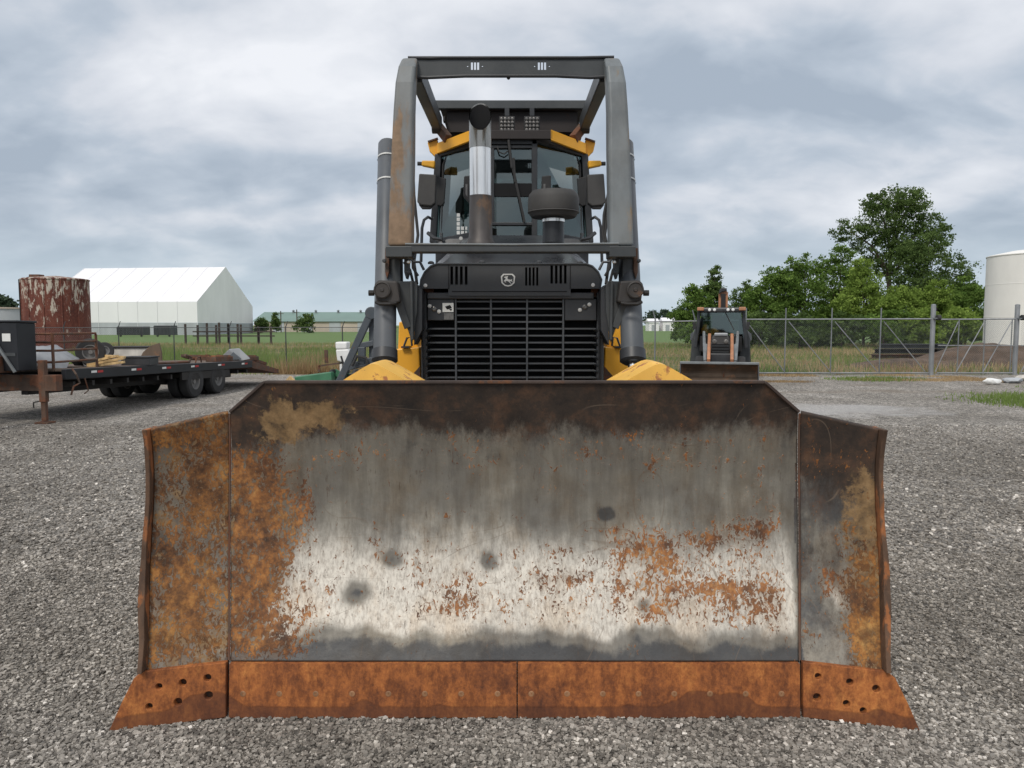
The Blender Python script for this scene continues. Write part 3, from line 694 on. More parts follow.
for k_, (px_, py_) in enumerate(((431, 264), (482, 263.4), (539, 263.4), (580, 264))): MB().lathe(P(px_, py_, YN+.02), (0, 0, 1), [(0, .022), (.012, .022), (.02, .010)], 12).build('panel_bolt', M['nose'], npn)
# emblem: white ring with a leaping stag
YE = YN-.006
def E(u, v): return P(508+u*7.6, 280-v*6.6, YE)
oct_ = [(-.95, .55), (-.62, .95), (.62, .95), (.95, .55), (.86, -.45), (.45, -.88), (0, -1), (-.45, -.88), (-.86, -.45)]
em = MB(); n = len(oct_)
for i in range(n):
    a, b_ = oct_[i], oct_[(i+1) % n]; 
    em.prism([E(*a), E(*b_), E(b_[0]*.80, b_[1]*.80), E(a[0]*.80, a[1]*.80)], (0, .004, 0))
stag = [(-.62, -.30), (-.50, -.02), (-.36, .10), (-.30, .28), (-.52, .38), (-.50, .50), (-.30, .48), (-.34, .70), (-.18, .52), (.02, .66), (-.04, .44), (-.08, .28), (.02, .10), (.36, .04), (.56, .16), (.50, -.06), (.66, -.36), (.40, -.18), (.20, -.22), (.48, -.56), (.30, -.50), (.05, -.22), (-.18, -.14), (-.36, -.24), (-.20, -.42), (-.40, -.34), (-.50, -.16)]
em.prism([E(*p) for p in stag], (0, .004, 0))
em.build('emblem', M['sticker'], npn)
# ---- bonnet, side screens
YB0, YB1 = YN+.02, 6.85
def ring_at(Y, xl, xr, zt, zb=1.3, rr=.10):
    pts = [(xl, zb), (xl, zt-rr*1.3), (xl+rr*.35, zt-rr*.45), (xl+rr*1.3, zt), (xr-rr*1.3, zt), (xr-rr*.35, zt-rr*.45), (xr, zt-rr*1.3), (xr, zb)]
    return [Vector((x, Y, z)) for x, z in pts]
A_ = ring_at(YB0, WX(422, 280, YB0), WX(600, 280, YB0), WZ(264.5, YB0)); B_ = ring_at(6.0, -.60, .60, 2.40, rr=.14); C_ = ring_at(YB1, -.50, .50, WZ(235, YB1), rr=.12)
mb = MB(); vs = A_+B_+C_; m_ = 8
mb.add(vs, [(j*m_+i, j*m_+i+1, (j+1)*m_+i+1, (j+1)*m_+i) for j in range(2) for i in range(7)] + [tuple(range(23, 15, -1))])
hood = mb.build('bonnet', M['hood'], dz, bevel=.02, seg=3)
for x in (-.33, .0, .33): MB().lathe((x, 5.55, WZ(264.5, 5.45)), (0, 0, 1), [(0, .03), (.012, .03), (.02, .015)], 12).build('bonnet_bolt', M['dozer_black'], hood)
MB().box((-.46, 6.15, 2.40), (.46, 6.6, 2.475)).build('bonnet_step', M['hood'], hood, bevel=.02)
# lower body, tracks
MB().box((-.58, 5.5, .45), (.58, 9.2, 1.35)).build('main_frame', M['yellow'], dz, bevel=.02)
for sg in (-1, 1):
    sh = lambda x: x if sg < 0 else 1024-x
    mb = MB(); mb.prism([P(sh(a), c, 6.0) for a, c in [(399, 322), (404, 321), (411, 336), (422, 352), (422, 384), (397, 384), (398, 347)]], (0, .5, 0)); mb.build('side_guard', M['yellow'], dz, bevel=.008)
    mb = MB(); mb.prism([P(sh(a), c, 5.9) for a, c in [(396, 349), (419, 347), (421, 390), (396, 384)]], (0, .35, 0)); mb.build('guard_box', M['yellow'], dz, bevel=.01)
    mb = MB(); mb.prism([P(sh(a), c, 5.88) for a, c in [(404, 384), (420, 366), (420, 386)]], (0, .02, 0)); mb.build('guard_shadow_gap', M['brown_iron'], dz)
    mb = MB(); mb.box(tuple(P(sh(401), 348, 5.86)), tuple(P(sh(413), 345.5, 6.1))); mb.tube([P(sh(404), 346, 5.9), P(sh(407), 338, 5.9), P(sh(411), 337, 5.9), P(sh(412), 346, 5.9)], .008, 6); mb.build('foot_step', M['dozer_black'], dz)
    # track: belt with grouser bars, idler, sprocket, rollers
    xc = sg*1.02; wd = .56; tr = MB(); loop = []
    y0, y1, r = 5.75, 9.0, .42
    for k in range(12): a = math.pi/2+math.pi*k/11; loop.append((y0+r*math.cos(a), r+.03+r*math.sin(a)))
    for k in range(12): a = -math.pi/2+math.pi*k/11; loop.append((y1+r*math.cos(a), r+.03+r*math.sin(a)))
    n = len(loop); vs = []; fs = []
    for (yy, zz_) in loop:
        cy_, cz_ = min(max(yy, y0), y1), r+.03; dd = Vector((yy-cy_, zz_-cz_)); 
        if dd.length > 0: dd.normalize()
        vs += [(xc-wd/2, yy, zz_), (xc+wd/2, yy, zz_), (xc+wd/2, yy-dd.x*.06, zz_-dd.y*.06), (xc-wd/2, yy-dd.x*.06, zz_-dd.y*.06)]
    for i in range(n):
        j = (i+1) % n; fs += [(4*i+k, 4*i+(k+1) % 4, 4*j+(k+1) % 4, 4*j+k) for k in range(4)]
    tr.add(vs, fs)
    trk = tr.build('track', M['dark_iron'], dz)
    gb = MB(); L = (y1-y0); step_ = .2; k = 0; yy = y0
    while yy <= y1: gb.box((xc-wd/2, yy-.012, 2*r+.03), (xc+wd/2, yy+.012, 2*r+.085)); yy += step_
    for k in range(9):
        for yc, s_ in ((y0, -1), (y1, 1)):
            a = math.pi/2 + (-s_)*math.pi*(k+.5)/9; dy_, dz_ = math.cos(a), math.sin(a); p0 = Vector((xc-wd/2, yc+r*dy_, r+.03+r*dz_)); gb.beam(p0+Vector((0, dy_*.025, dz_*.025)), p0+Vector((wd, dy_*.025, dz_*.025)), .024, .05, up=(0, dy_, dz_))
    gb.build('grouser', M['dark_iron'], trk)
    for yc in (y0, y1): MB().lathe((xc-.12, yc, r+.03), (1, 0, 0), [(0, .1), (0, .34), (.24, .34), (.24, .1)], 24).build('idler_wheel', M['dark_iron'], trk)
    MB().box((xc-.16, y0+.1, .25), (xc+.16, y1-.1, .62)).build('track_frame', M['yellow_worn'], trk, bevel=.02)
    MB().box((sg*.62, 6.9, 1.15), (sg*1.3, 9.3, 1.24)).build('fender', M['dozer_black'], dz, bevel=.01)

# ---- lift cylinders
for sg in (-1, 1):
    sh = lambda x: x if sg < 0 else 1023-x
    gh = sh; sh = lambda x: x if sg < 0 else 1017.5-x
    YT = 5.35; top = W(sh(388)-(6 if sg > 0 else 0), 143, 5.78); bot = W(sh(384.5), 362, 5.12); tru = W(sh(384.5), 292, 5.22)
    d = (bot-top).normalized()
    c = MB().lathe(top, d, [(0, .05), (.0, .062), (.015, .071), ((bot-top).length-.02, .076), ((bot-top).length, .07)], 28).build('lift_cylinder', M['cylinder'], dz, smooth=True)
    MB().lathe(bot-d*.08, d, [(0, .086), (.07, .088), (.085, .07), (.085, .04)], 24).build('gland', M['dozer_black'], c, smooth=True)
    MB().tube([bot, bot+Vector((-sg*.02, -.35, -.55))], .036, 16).build('piston_rod', M['rod'], c, smooth=True)
    L = (bot-top).length
    for py_ in (159.5, 185): 
        h_ = (WZ(143, 5.78)-WZ(py_, 5.74))/abs(d.z)
        MB().lathe(top+d*(h_-.006), d, [(0, .0765), (.012, .0765)], 28, caps=False).build('cable_tie', M['band'], c)
    # trunnion yoke
    yk = MB(); yk.prism([W(sh(a), b_, 5.12) for a, b_ in [(374, 284), (378, 280), (397, 281), (400, 302), (393, 304), (376, 301)]], (0, .17, 0)); y_ = yk.build('trunnion_yoke', M['yoke'], dz, bevel=.012)
    MB().lathe(W(sh(382.5), 290, 5.12), (0, -1, 0), [(0, .056), (.022, .056), (.026, .048), (.02, .044), (.02, .015), (.026, .01)], 24).build('trunnion_pin', M['yoke'], y_, smooth=True)
    MB().lathe(W(sh(372.5), 293, 5.14), (-sg*-1, 0, 0), [(-.01, .02), (.025, .02)], 10).build('grease_fitting', M['dark_iron'], y_)
    MB().tube([W(sh(376), 302, 5.1), W(sh(380), 304, 5.08), W(sh(390), 304, 5.08), W(sh(396), 303, 5.1)], .012, 8).build('clamp', M['dark_iron'], y_)
    sh = gh
    # triangular gusset and support forks
    mb = MB(); mb.prism([W(sh(a), b_, 5.22) for a, b_ in [(390, 281.5), (415, 281), (417.5, 285), (417, 312), (412, 343), (408, 330), (404, 323)]], (0, .03, 0)); mb.build('gusset_plate', M['sweep_r'] if 0 else M['greybar'], dz, bevel=.005)
    mb = MB(); mb.beam(W(sh(411.5), 281, 5.21), W(sh(412.5), 340, 5.21), .018, .05); mb.beam(W(sh(391), 282, 5.21), W(sh(408), 328, 5.21), .012, .05); mb.build('gusset_flange', M['greybar'], dz, bevel=.004)
    mb = MB(); mb.prism([W(sh(a), b_, 5.25) for a, b_ in [(416, 284), (422, 290), (422, 330), (414, 345)]], (0, .25, 0)); mb.build('inner_web', M['dozer_black'], dz)
    mb = MB(); mb.box(tuple(W(sh(390), 282, 5.3)), tuple(W(sh(403), 252, 5.42))); mb.build('sweep_foot', M['greybar'], dz, bevel=.006)
    for (a, b_, yy) in ((385, 389, 5.26), (404, 408, 5.26)):
        mb = MB(); mb.prism([W(sh(a), 248, yy), W(sh(b_), 248, yy), W(sh(b_), 272, yy), W(sh((a+b_)/2), 279, yy), W(sh(a), 272, yy)], (0, .12, 0)); mb.build('clevis', M['brown_iron'] if a < 390 else M['greybar'], dz, bevel=.004)
    for (px_, py_) in ((384.5, 261), (409, 262), (409, 272)):
        MB().lathe(W(sh(px_), py_, 5.24), (0, -1, 0), [(0, .014), (.02, .014), (.024, .008)], 8).build('bolt', M['grille'] if py_ != 262 else M['chrome'], dz)
    # hoses
    for k in range(2 if sg > 0 else 1):
        mb = MB(); mb.tube([W(sh(413-k*2), 168, 5.75), W(sh(414+k), 195, 5.75), W(sh(416+k*3), 215, 5.72), W(sh(418+k*2), 235, 5.68), W(sh(414), 262, 5.6), W(sh(417), 284, 5.5)], .011, 8); mb.build('hydraulic_hose', M['rubber'], dz, smooth=True)
    for pts in ([(412, 242), (413, 268), (418, 276)], [(407, 255), (414, 262), (420, 262), (424, 270)], [(404, 262), (410, 270), (413, 282)]):
        MB().tube([W(sh(a), b_, 5.5) for a, b_ in pts], .010, 8).build('hydraulic_line', M['grille'] if pts[0][1] == 255 else M['rubber'], dz, smooth=True)
# ---- sweeps (bent guard hoops) and frame bars
YS = 5.08
for sg in (-1, 1):
    sh = lambda x: x if sg < 0 else 1021.5-x
    prof_ = [((387.5, 411.5), 246), ((389, 412), 200), ((391, 412.8), 150), ((393, 413), 110), ((395, 414), 82), ((398, 415.5), 66), ((402, 417.5), 57.5)]
    vs = []
    for i, ((a, b_), y_) in enumerate(prof_):
        yy = YS + [0, .02, .04, .07, .10, .14, .22][i]; pl, pr_ = W(sh(a), y_, yy), W(sh(b_), y_, yy)
        vs += [pl, pr_, pr_+Vector((0, .16, .01)), pl+Vector((0, .16, .01))]
    N = len(prof_); fs = [(4*i+k, 4*i+(k+1) % 4, 4*i+4+(k+1) % 4, 4*i+4+k) for i in range(N-1) for k in range(4)] + [(0, 1, 2, 3), (4*N-1, 4*N-2, 4*N-3, 4*N-4)]
    sw = MB().add(vs, fs).build('sweep', M['sweep_l'] if sg < 0 else M['sweep_r'], dz, bevel=.022, seg=4)
    sw['label'] = 'left guard hoop, worn brown and rusty' if sg < 0 else 'right guard hoop, plain worn grey'
    MB().prism([W(sh(385.5), 246, YS-.012), W(sh(412), 246, YS-.012), W(sh(412), 257, YS-.012), W(sh(385.5), 257, YS-.012)], (0, .19, 0)).build('hoop_base', M['greybar'], sw, bevel=.005)
    # top side rails running back to the canopy
    a0, b0 = W(sh(416), 72, 5.38), W(sh(437.5), 124, 7.25)
    MB().beam(a0, b0, .085, .13).build('top_rail', M['greybar'], dz, bevel=.008)
    MB().tube([W(sh(432), 127.5, 7.2), W(sh(441), 127.5, 7.2)], .055, 14).build('rail_bushing', M['greybar'], dz, bevel=.006)
    MB().beam(W(sh(436), 124, 7.3), W(sh(448), 139, 7.1), .06, .08).build('canopy_bracket', M['brown_iron'], dz, bevel=.005)
# front top bar with slots punched right through
YF = 5.33
def Q2(px, py): p = W(px, py, YF); return (p.x, p.z)
outer = [Q2(*p) for p in [(414, 75.5), (425, 76.5), (460, 75), (560, 75), (590, 76.5), (609, 75.5), (609, 59), (594, 58.5), (575, 58), (440, 58), (428, 58.5), (414, 59)]]
hs = []
for cx_ in (475, 542):
    for k in (-1, 0, 1): x = cx_+k*3.1; hs.append([Q2(x-1.0, 69.8), Q2(x+1.0, 69.8), Q2(x+1.0, 61.8), Q2(x-1.0, 61.8)])
    for k in (-1, 1): c = Q2(cx_+k*7.4, 66); hs.append(circle(c[0], c[1], .0055, 8))
tb = holed('front_crossbar', outer, hs, .014, M['greybar'], dz, xf=lambda v: (v.x, YF+v.y, v.z))
mb = MB(); mb.beam(W(412, 57.8, YF+.01), W(611, 57.8, YF+.01), .02, .016)
mb.tube([W(408, 57.5, YF-.005), W(430, 58, YF-.005), W(440, 57.6, YF-.005), W(580, 57.6, YF-.005), W(592, 57.3, YF-.005), W(614, 57, YF-.005)], .010, 8)
mb.tube([W(414, 77, YF), W(428, 77.6, YF), W(465, 76, YF), W(556, 76, YF), W(590, 77.6, YF), W(608, 76.5, YF)], .012, 8)
mb.lathe(W(508.5, 75, YF+.03), (0, 0, -1), [(0, .012), (.025, .012), (.03, .005)], 8)
mb.build('crossbar_flange', M['dozer_black'], tb)
MB().beam(W(432, 105.5, 7.25), W(590, 105.5, 7.25), .08, .075).build('rear_crossbar', M['greybar'], dz, bevel=.006)
mb = MB(); mb.box((WX(405, 247, YS), YS-.01, WZ(252.5, YS)), (WX(619, 247, YS), YS+.10, WZ(243.5, YS)))
lb = mb.build('lower_crossbar', M['greybar'], dz, bevel=.008)
MB().tube([W(405, 244, YS-.012), W(512, 244.6, YS-.012), W(619, 243.5, YS-.012)], .007, 8).build('bar_lip', M['sweep_r'], lb)
# ---- cab
cab = dz
YC = 6.95; YO = 7.25    # centre window plane, outer edge of the angled side panes
def C(px, py, Y=YC): return W(px, py, Y)
fl = lambda x: 1023-x
# frame posts
def post(p0, p1, wx, wy, name='cab_post', m='dozer_black', par=None):
    return MB().beam(p0, p1, wx, wy, up=(0, 1, 0)).build(name, M[m], par or dz, bevel=.006)
for f in (lambda x: x, fl):
    post(C(f(438.5), 155, YO), C(f(433), 243, YO), .06, .08)
    post(C(f(488.5), 139, YC), C(f(488.5), 237, YC), .05, .05)
    post(C(f(438.5), 155, YO), C(f(488), 139.5, YC), .05, .05, 'window_header')
    post(C(f(433), 243, YO), C(f(470), 236, YC), .06, .05, 'window_sill')
    # inner rubber surround of the side pane
    rp = [C(f(442), 236, YO-.03), C(f(443), 165, YO-.03), C(f(448), 153.5, YO-.04), C(f(474), 143.5, YC+.05)]
    MB().tube(rp, .010, 8).build('window_seal', M['rubber'], dz)
    g_ = MB(); g_.prism([C(f(441), 156, YO-.01), C(f(487), 142, YC+.01), C(f(487), 238, YC+.01), C(f(436), 240, YO-.01)], (0, .008, 0)); g_.build('side_window', M['glass'], dz)
    # cab sides
    s_ = -1 if f(0) == 0 else 1
    xs_ = C(f(438), 160, YO).x
    g_ = MB(); g_.prism([(xs_, YO+.08, 2.45), (xs_, 8.4, 2.45), (xs_*1.0, 8.4, 3.55), (xs_, YO+.08, 3.4)], (.008, 0, 0)); g_.build('door_window', M['glass_dark'], dz)
    MB().box((xs_-.02, YO+.04, 1.3), (xs_+.02, 8.5, 2.45)).build('cab_door', M['dozer_black'], dz, bevel=.01)
    post((xs_, 8.45, 1.3), (xs_, 8.45, 3.6), .08, .08)
    # mirror box on the outside, amber bracket light, handrail
    mb = MB(); mb.prism([C(f(a), b_, 6.9) for a, b_ in [(419, 173.5), (436, 174.5), (435, 203), (431, 206), (421, 205), (417, 202)]], (0, .09, 0)); mi = mb.build('side_mirror', M['plastic'], dz, bevel=.01)
    MB().tube([C(f(420), 204, 6.93), C(f(423), 208, 6.93), C(f(430), 208, 6.93), C(f(433), 204, 6.93)], .014, 8).build('mirror_arm', M['rubber'], mi, smooth=True)
    mb = MB(); mb.prism([C(f(a), b_, 7.2) for a, b_ in [(436, 176), (446, 178.5), (444, 203), (441, 206), (437, 205)]], (0, .03, 0)); mb.build('inner_screen', M['console'], dz, bevel=.005)
    mb = MB(); mb.beam(C(f(435), 165, 7.1), C(f(422), 163.5, 7.1), .075, .065, wx1=.06, wz1=.045); am = mb.build('light_bracket', M['amber'], dz, bevel=.01)
    MB().tube([C(f(423), 163.8, 7.1), C(f(417.5), 163.6, 7.1)], .018, 10).build('lamp_plug', M['rubber'], am)
    mb = MB(); mb.tube([C(f(421), 262, 6.6), C(f(422), 228, 6.6), C(f(424), 220, 6.6), C(f(428), 217, 6.62), C(f(432), 219, 6.66)], .013, 8); mb.build('grab_rail', M['dozer_black'], dz, smooth=True)
    MB().tube([C(f(428), 233, 6.9), C(f(434), 238, 6.85), C(f(442), 240, 6.8), C(f(441), 234, 6.85)], .018, 8).build('grab_handle', M['dozer_black'], dz, smooth=True)
    # yellow visor
    mb = MB(); mb.prism([C(f(a), b_, YO-.06 if a < 450 else YC-.08) for a, b_ in [(437, 143), (472, 129.5), (472, 140), (437, 153.5)]], (0, .05, 0)); mb.build('visor', M['yellow'], dz, bevel=.004)
    mb = MB(); mb.prism([C(f(a), b_, YO-.02) for a, b_ in [(427.5, 142.5), (437.5, 139.5), (437.5, 159), (429.5, 151)]], (0, .06, 0)); mb.build('visor_end', M['yellow'], dz, bevel=.004)
    MB().beam(C(f(428), 142, YO-.03), C(f(438), 138.6, YO-.03), .05, .012).build('visor_cap', M['brown_iron'], dz)
MB().beam(C(471, 135.2, YC-.05), C(552, 135.2, YC-.05), .05, .075).build('visor_centre', M['roofunder'], dz, bevel=.004)
MB().beam(C(486, 142, YC), C(537, 142, YC), .05, .05).build('window_header', M['dozer_black'], dz, bevel=.004)
wf = MB(); 
for a, b_ in (((492, 147), (534, 147)), ((492, 224), (534, 224)), ((492.5, 147), (492.5, 224)), ((533.5, 147), (533.5, 224))): wf.beam(C(*a, YC-.01), C(*b_, YC-.01), .03, .026)
wf.build('windshield_frame', M['dozer_black'], dz, bevel=.004)
g_ = MB(); g_.prism([C(490, 142, YC+.01), C(536, 142, YC+.01), C(536, 238, YC+.01), C(490, 238, YC+.01)], (0, .008, 0)); g_.build('windshield', M['glass'], dz)
MB().beam(C(494, 190, YC-.004), C(533, 190, YC-.004), .012, .115).build('sight_bar', M['void'], dz)
wp = MB(); wp.tube([C(508.5, 140, YC-.06), C(512, 168, YC-.08)], .012, 8); wp.beam(C(511, 160, YC-.08), C(524.5, 222, YC-.05), .012, .02); wp.beam(C(513.5, 158, YC-.07), C(515, 182, YC-.07), .02, .02)
wp.tube([C(497, 146, YC-.05), C(499, 152, YC-.06), C(504, 154, YC-.06), C(508, 151, YC-.06)], .006, 6); wp.build('wiper', M['rubber'], dz)
# shell: floor, rear wall with window, roof
mb = MB(); mb.box((-.66, 8.42, 1.3), (.66, 8.5, 2.62)); mb.box((-.66, 8.42, 3.42), (.66, 8.5, 3.66)); mb.box((-.66, 8.42, 2.6), (-.52, 8.5, 3.45)); mb.box((.52, 8.42, 2.6), (.66, 8.5, 3.45)); mb.build('rear_wall', M['console'], dz)
MB().box((-.52, 8.45, 2.62), (.52, 8.46, 3.42)).build('rear_window', M['glass'], dz)
MB().box((-.64, YC+.08, 2.0), (.64, 8.42, 2.12)).build('cab_floor', M['console'], dz)
MB().box((-.66, 7.45, 3.58), (.66, 8.5, 3.66)).build('cab_roof', M['roofunder'], dz, bevel=.02)
mb = MB(); mb.prism([C(430, 244, 6.88), C(594, 244, 6.88), C(575, 238, 6.9), C(449, 238, 6.9)], (0, .2, -.02)); mb.box((-.68, 6.9, 1.3), (.68, 7.3, WZ(240, 6.9))); mb.build('cowl', M['hood'], dz, bevel=.008)
for x in (461, 523, 529): MB().lathe(C(x, 238.5, 6.86), (0, -1, 0), [(0, .016), (.02, .016)], 10).build('cowl_bolt', M['band'], dz)
se = MB(); se.box((-.25, 7.75, 2.4), (.25, 8.2, 2.55)); se.box((-.24, 8.12, 2.5), (.24, 8.26, 3.12)); seat = se.build('seat', M['seat'], dz, bevel=.05, seg=3)
MB().box((-.13, 8.10, 3.13), (.13, 8.22, 3.32)).build('headrest', M['seat'], seat, bevel=.03)
mb = MB(); mb.box((-.58, 7.7, 2.3), (-.32, 8.3, 2.66)); mb.box((.32, 7.7, 2.3), (.58, 8.3, 2.66)); mb.tube([(-.42, 7.75, 2.64), (-.42, 7.70, 2.82)], .02, 8); mb.build('control_console', M['console'], dz, bevel=.01)
mb = MB()
for r_, cs_ in ((0, (0,)), (1, (0,)), (2, (0,)), (3, (0, 1, 2)), (4, (0, 1, 2))):
    for c_ in cs_: p = C(458.3+c_*4.2, 215+r_*4.4, YC+.12); mb.box((p.x-.014, p.y, p.z-.015), (p.x+.014, p.y+.004, p.z+.015))
mb.build('reflector_decal', M['sticker'], dz)
for x0, x1 in ((463, 472), (541, 551)):
    mb = MB(); mb.prism([C(a, b_, 6.86) for a, b_ in [(x0+1, 176), (x1, 175), (x1, 202), (x1-2, 204), (x0, 196)]], (0, .06, 0)); mb.build('work_mirror', M['rubber'], dz, bevel=.01)
    mb = MB(); mb.prism([C(a, b_, 6.855) for a, b_ in [(x0+2.5, 184), (x0+4.5, 184), (x0+4.5, 197), (x0+2.5, 194)]], (0, .01, 0)); mb.build('mirror_slot', M['lens'], dz)
# roof canopy with work lamps
ZR = WZ(107, 7.25)
mb = MB(); mb.box((-.66, 7.24, ZR-.03), (.66, 8.7, ZR)); cn = mb.build('canopy', M['roofunder'], dz, bevel=.008)
mb = MB(); mb.box(tuple(C(447, 132, 7.3)), tuple(C(577, 111, 7.36))); mb.build('canopy_skirt', M['roofunder'], dz)
for px_ in (507, 532):
    l = MB(); p0, p1 = C(px_-8, 132.5, 6.95), C(px_+8, 116, 6.95); l.box(tuple(p0), (p1.x, 7.05, p1.z)); lm = l.build('work_lamp', M['rubber'], dz, bevel=.008)
    d_ = MB()
    for i in range(4):
        for j in range(4): c = C(px_-5.4+i*3.6, 118.6+j*3.7, 6.945); d_.lathe(c, (0, -1, 0), [(0, .013), (.006, .013), (.008, .004)], 8)
    d_.build('led', M['lens'], lm)
    MB().beam(C(px_, 116, 7.0), C(px_, 108, 7.0), .04, .02).build('lamp_bracket', M['dozer_black'], lm)
mb = MB()
for x in (438.5, 443): mb.box(tuple(C(x, 121, 7.22)), tuple(C(x+2.5, 118.5, 7.3)))
mb.build('canopy_bolt', M['roofunder'], dz)
# exhaust stack
YX = 5.95
cx_ = WX(480.5, 200, YX); zb, z1 = WZ(240, YX), WZ(197, YX); z2 = WZ(148, YX)
r = 10.6*YX/F*1.0
es = MB().lathe((cx_, YX, WZ(246, YX)), (0, 0, 1), [(0, r*1.35), (.03, r*1.3), (.06, r*1.12), (z1-WZ(246, YX)-.02, r*1.02), (z1-WZ(246, YX), r*1.02)], 24).build('exhaust_base', M['stackbase'], dz, smooth=True)
ch = MB().tube([(cx_, YX, z1-.01), (cx_, YX, z1+.12), (cx_, YX, z2)], r, 32, caps=False).build('exhaust_stack', M['chrome'], dz, smooth=True)
MB().lathe((cx_, YX, z1-.004), (0, 0, 1), [(0, r*1.03), (.012, r*1.03)], 32, caps=False).build('stack_clamp', M['stackbase'], ch)
# outlet: pipe cut off on a slant, open mouth facing forward
def slant(r_, z0, zc, name, mm, k, par):
    mb = MB(); n_ = 36; vs = []
    for (z, kk, dy) in ((z0, 0, 0), (zc-.12, 0, -.004), (zc, k, -.012)):
        for i in range(n_):
            a = 2*math.pi*i/n_; vs.append((cx_+r_*math.cos(a), YX+dy+r_*math.sin(a), z+kk*r_*math.sin(a)))
    fs = [(j*n_+i, j*n_+(i+1) % n_, (j+1)*n_+(i+1) % n_, (j+1)*n_+i) for j in range(2) for i in range(n_)]
    return mb.add(vs, fs).build(name, mm, par, smooth=True)
zc_ = WZ(116.5, YX)
ob = slant(r*1.03, z2-.005, zc_, 'exhaust_outlet', M['chrome_dull'], 1.42, ch)
slant(r*.955, z2+.0, zc_-.004, 'dark_lining', M['void'], 1.42, ch)  # black inner tube: the shade inside the open pipe is put into the colour
MB().lathe((cx_, YX, z2+.01), (0, 0, 1), [(0, r*.97), (.002, r*.97)], 24).build('dark_plug', M['void'], ch)  # added black disc standing in for the dark depth of the pipe
# pre-cleaner mushroom
cx2 = WX(553.5, 205, YX); zc0, zc1 = WZ(217.5, YX), WZ(190.5, YX); hh = zc1-zc0; r2 = 25.2*YX/F
pc_ = MB().lathe((cx2, YX, zc0), (0, 0, 1), [(0, r2*.45), (0, r2*.86), (.03, r2*.97), (.05, r2), (hh*.68, r2), (hh*.84, r2*.95), (hh*.96, r2*.84), (hh, r2*.6), (hh, .01)], 40).build('precleaner_cap', M['plastic'], dz, smooth=True)
rn_ = MB(); rn_.lathe((cx2, YX, WZ(243, YX)), (0, 0, 1), [(0, r2*.42), (zc0-WZ(243, YX), r2*.42)], 28); nk = rn_.build('precleaner_neck', M['dozer_black'], pc_, smooth=True)
MB().lathe((cx2, YX, zc0-.035), (0, 0, 1), [(0, r2*.445), (.022, r2*.445), (.026, r2*.42)], 28).build('band_clamp', M['chrome'], pc_, smooth=True)
mb = MB(); mb.lathe((cx2, YX, zc0+.03), (0, 0, 1), [(0, r2*.99), (.006, r2*1.015), (.012, r2*.99)], 40, caps=False); mb.build('cap_seam', M['plastic'], pc_, smooth=True)
# ================================================================== BACKGROUND MATERIALS
def leaf_mat(name, dark, light, trans=.35):
    m, t, b, out = new_mat(name); t.n.remove(b)
    a = t.attr('rnd'); c = t.mix(a, dark, light)
    df = t.node('ShaderNodeBsdfDiffuse'); tl = t.node('ShaderNodeBsdfTranslucent'); t.link(c, df.inputs[0])
    t.link(t.mix(.5, c, light), tl.inputs[0])
    mx = t.node('ShaderNodeMixShader'); mx.inputs[0].default_value = trans; t.link(df.outputs[0], mx.inputs[1]); t.link(tl.outputs[0], mx.inputs[2]); t.link(mx.outputs[0], out.inputs[0])
    return m
M['leaf_dark'] = leaf_mat('dark leaves', (.050, .085, .028), (.165, .235, .075))
M['leaf_mid'] = leaf_mat('mid leaves', (.062, .115, .026), (.215, .32, .078))
M['leaf_light'] = leaf_mat('light leaves', (.11, .175, .035), (.32, .43, .10))
M['leaf_far'] = leaf_mat('far leaves', (.05, .075, .05), (.10, .135, .085))
M['bark'] = paint('bark', (.085, .065, .048), .9, var=.4, bump=.5)
M['grass_green'] = leaf_mat('green grass', (.095, .145, .035), (.25, .34, .10))
M['grass_dry'] = leaf_mat('dry grass', (.26, .17, .09), (.62, .47, .28))
M['galv'] = paint('galvanised steel', (.30, .31, .32), .5, metal=.5, var=.2)
M['galv_dull'] = paint('dull galvanised steel', (.21, .225, .23), .55, metal=.4, var=.2)
M['fabric_roof'] = paint('white membrane', (.84, .83, .84), .6, var=.03, vscale=.12, bump=.02)
M['fabric_gable'] = paint('white membrane gable', (.90, .87, .88), .65, var=.06, vscale=.2, bump=.02)
M['wall_grey'] = paint('grey base wall', (.40, .42, .44), .8, var=.12, vscale=.3)
M['wall_beige'] = paint('beige cladding', (.50, .42, .35), .8, var=.08, vscale=.2)
M['roof_green'] = paint('green sheet roof', (.17, .25, .22), .7, var=.08, vscale=.1)
M['wood_new'] = paint('fresh timber', (.55, .38, .18), .75, var=.3, vscale=8)
M['deck_wood'] = paint('weathered deck boards', (.135, .095, .07), .9, var=.45, vscale=5, dust=.4, dustcol=(.2, .17, .14))
M['tub'] = paint('dirty white tub', (.55, .52, .47), .7, var=.2, vscale=3, rust=.1)
M['tyre'] = paint('tyre rubber', (.025, .025, .026), .85, var=.3, dust=.6, dustcol=(.075, .072, .068))
M['rim'] = paint('grey wheel rim', (.14, .14, .14), .6, var=.3, dust=.5)
M['red'] = paint('red reflector', (.45, .03, .03), .4, var=.1)
M['green_paint'] = paint('green implement paint', (.04, .17, .085), .5, var=.2, dust=.3, dustcol=(.15, .2, .15))
M['orange'] = paint('faded orange paint', (.42, .18, .085), .55, var=.2, dust=.3, dustcol=(.4, .3, .22))
M['mound'] = paint('dark soil', (.095, .062, .042), .95, var=.4, vscale=2, dust=.3, dustcol=(.14, .10, .07), bump=.6)
M['silo'] = paint('chalky white tank', (.80, .78, .74), .75, var=.04, vscale=.7, rust=.13, rustcol=(.42, .38, .33), rscale=1.2, streak=4, bump=.05)
M['post_brown'] = paint('weathered dark post', (.05, .036, .03), .9, var=.3)
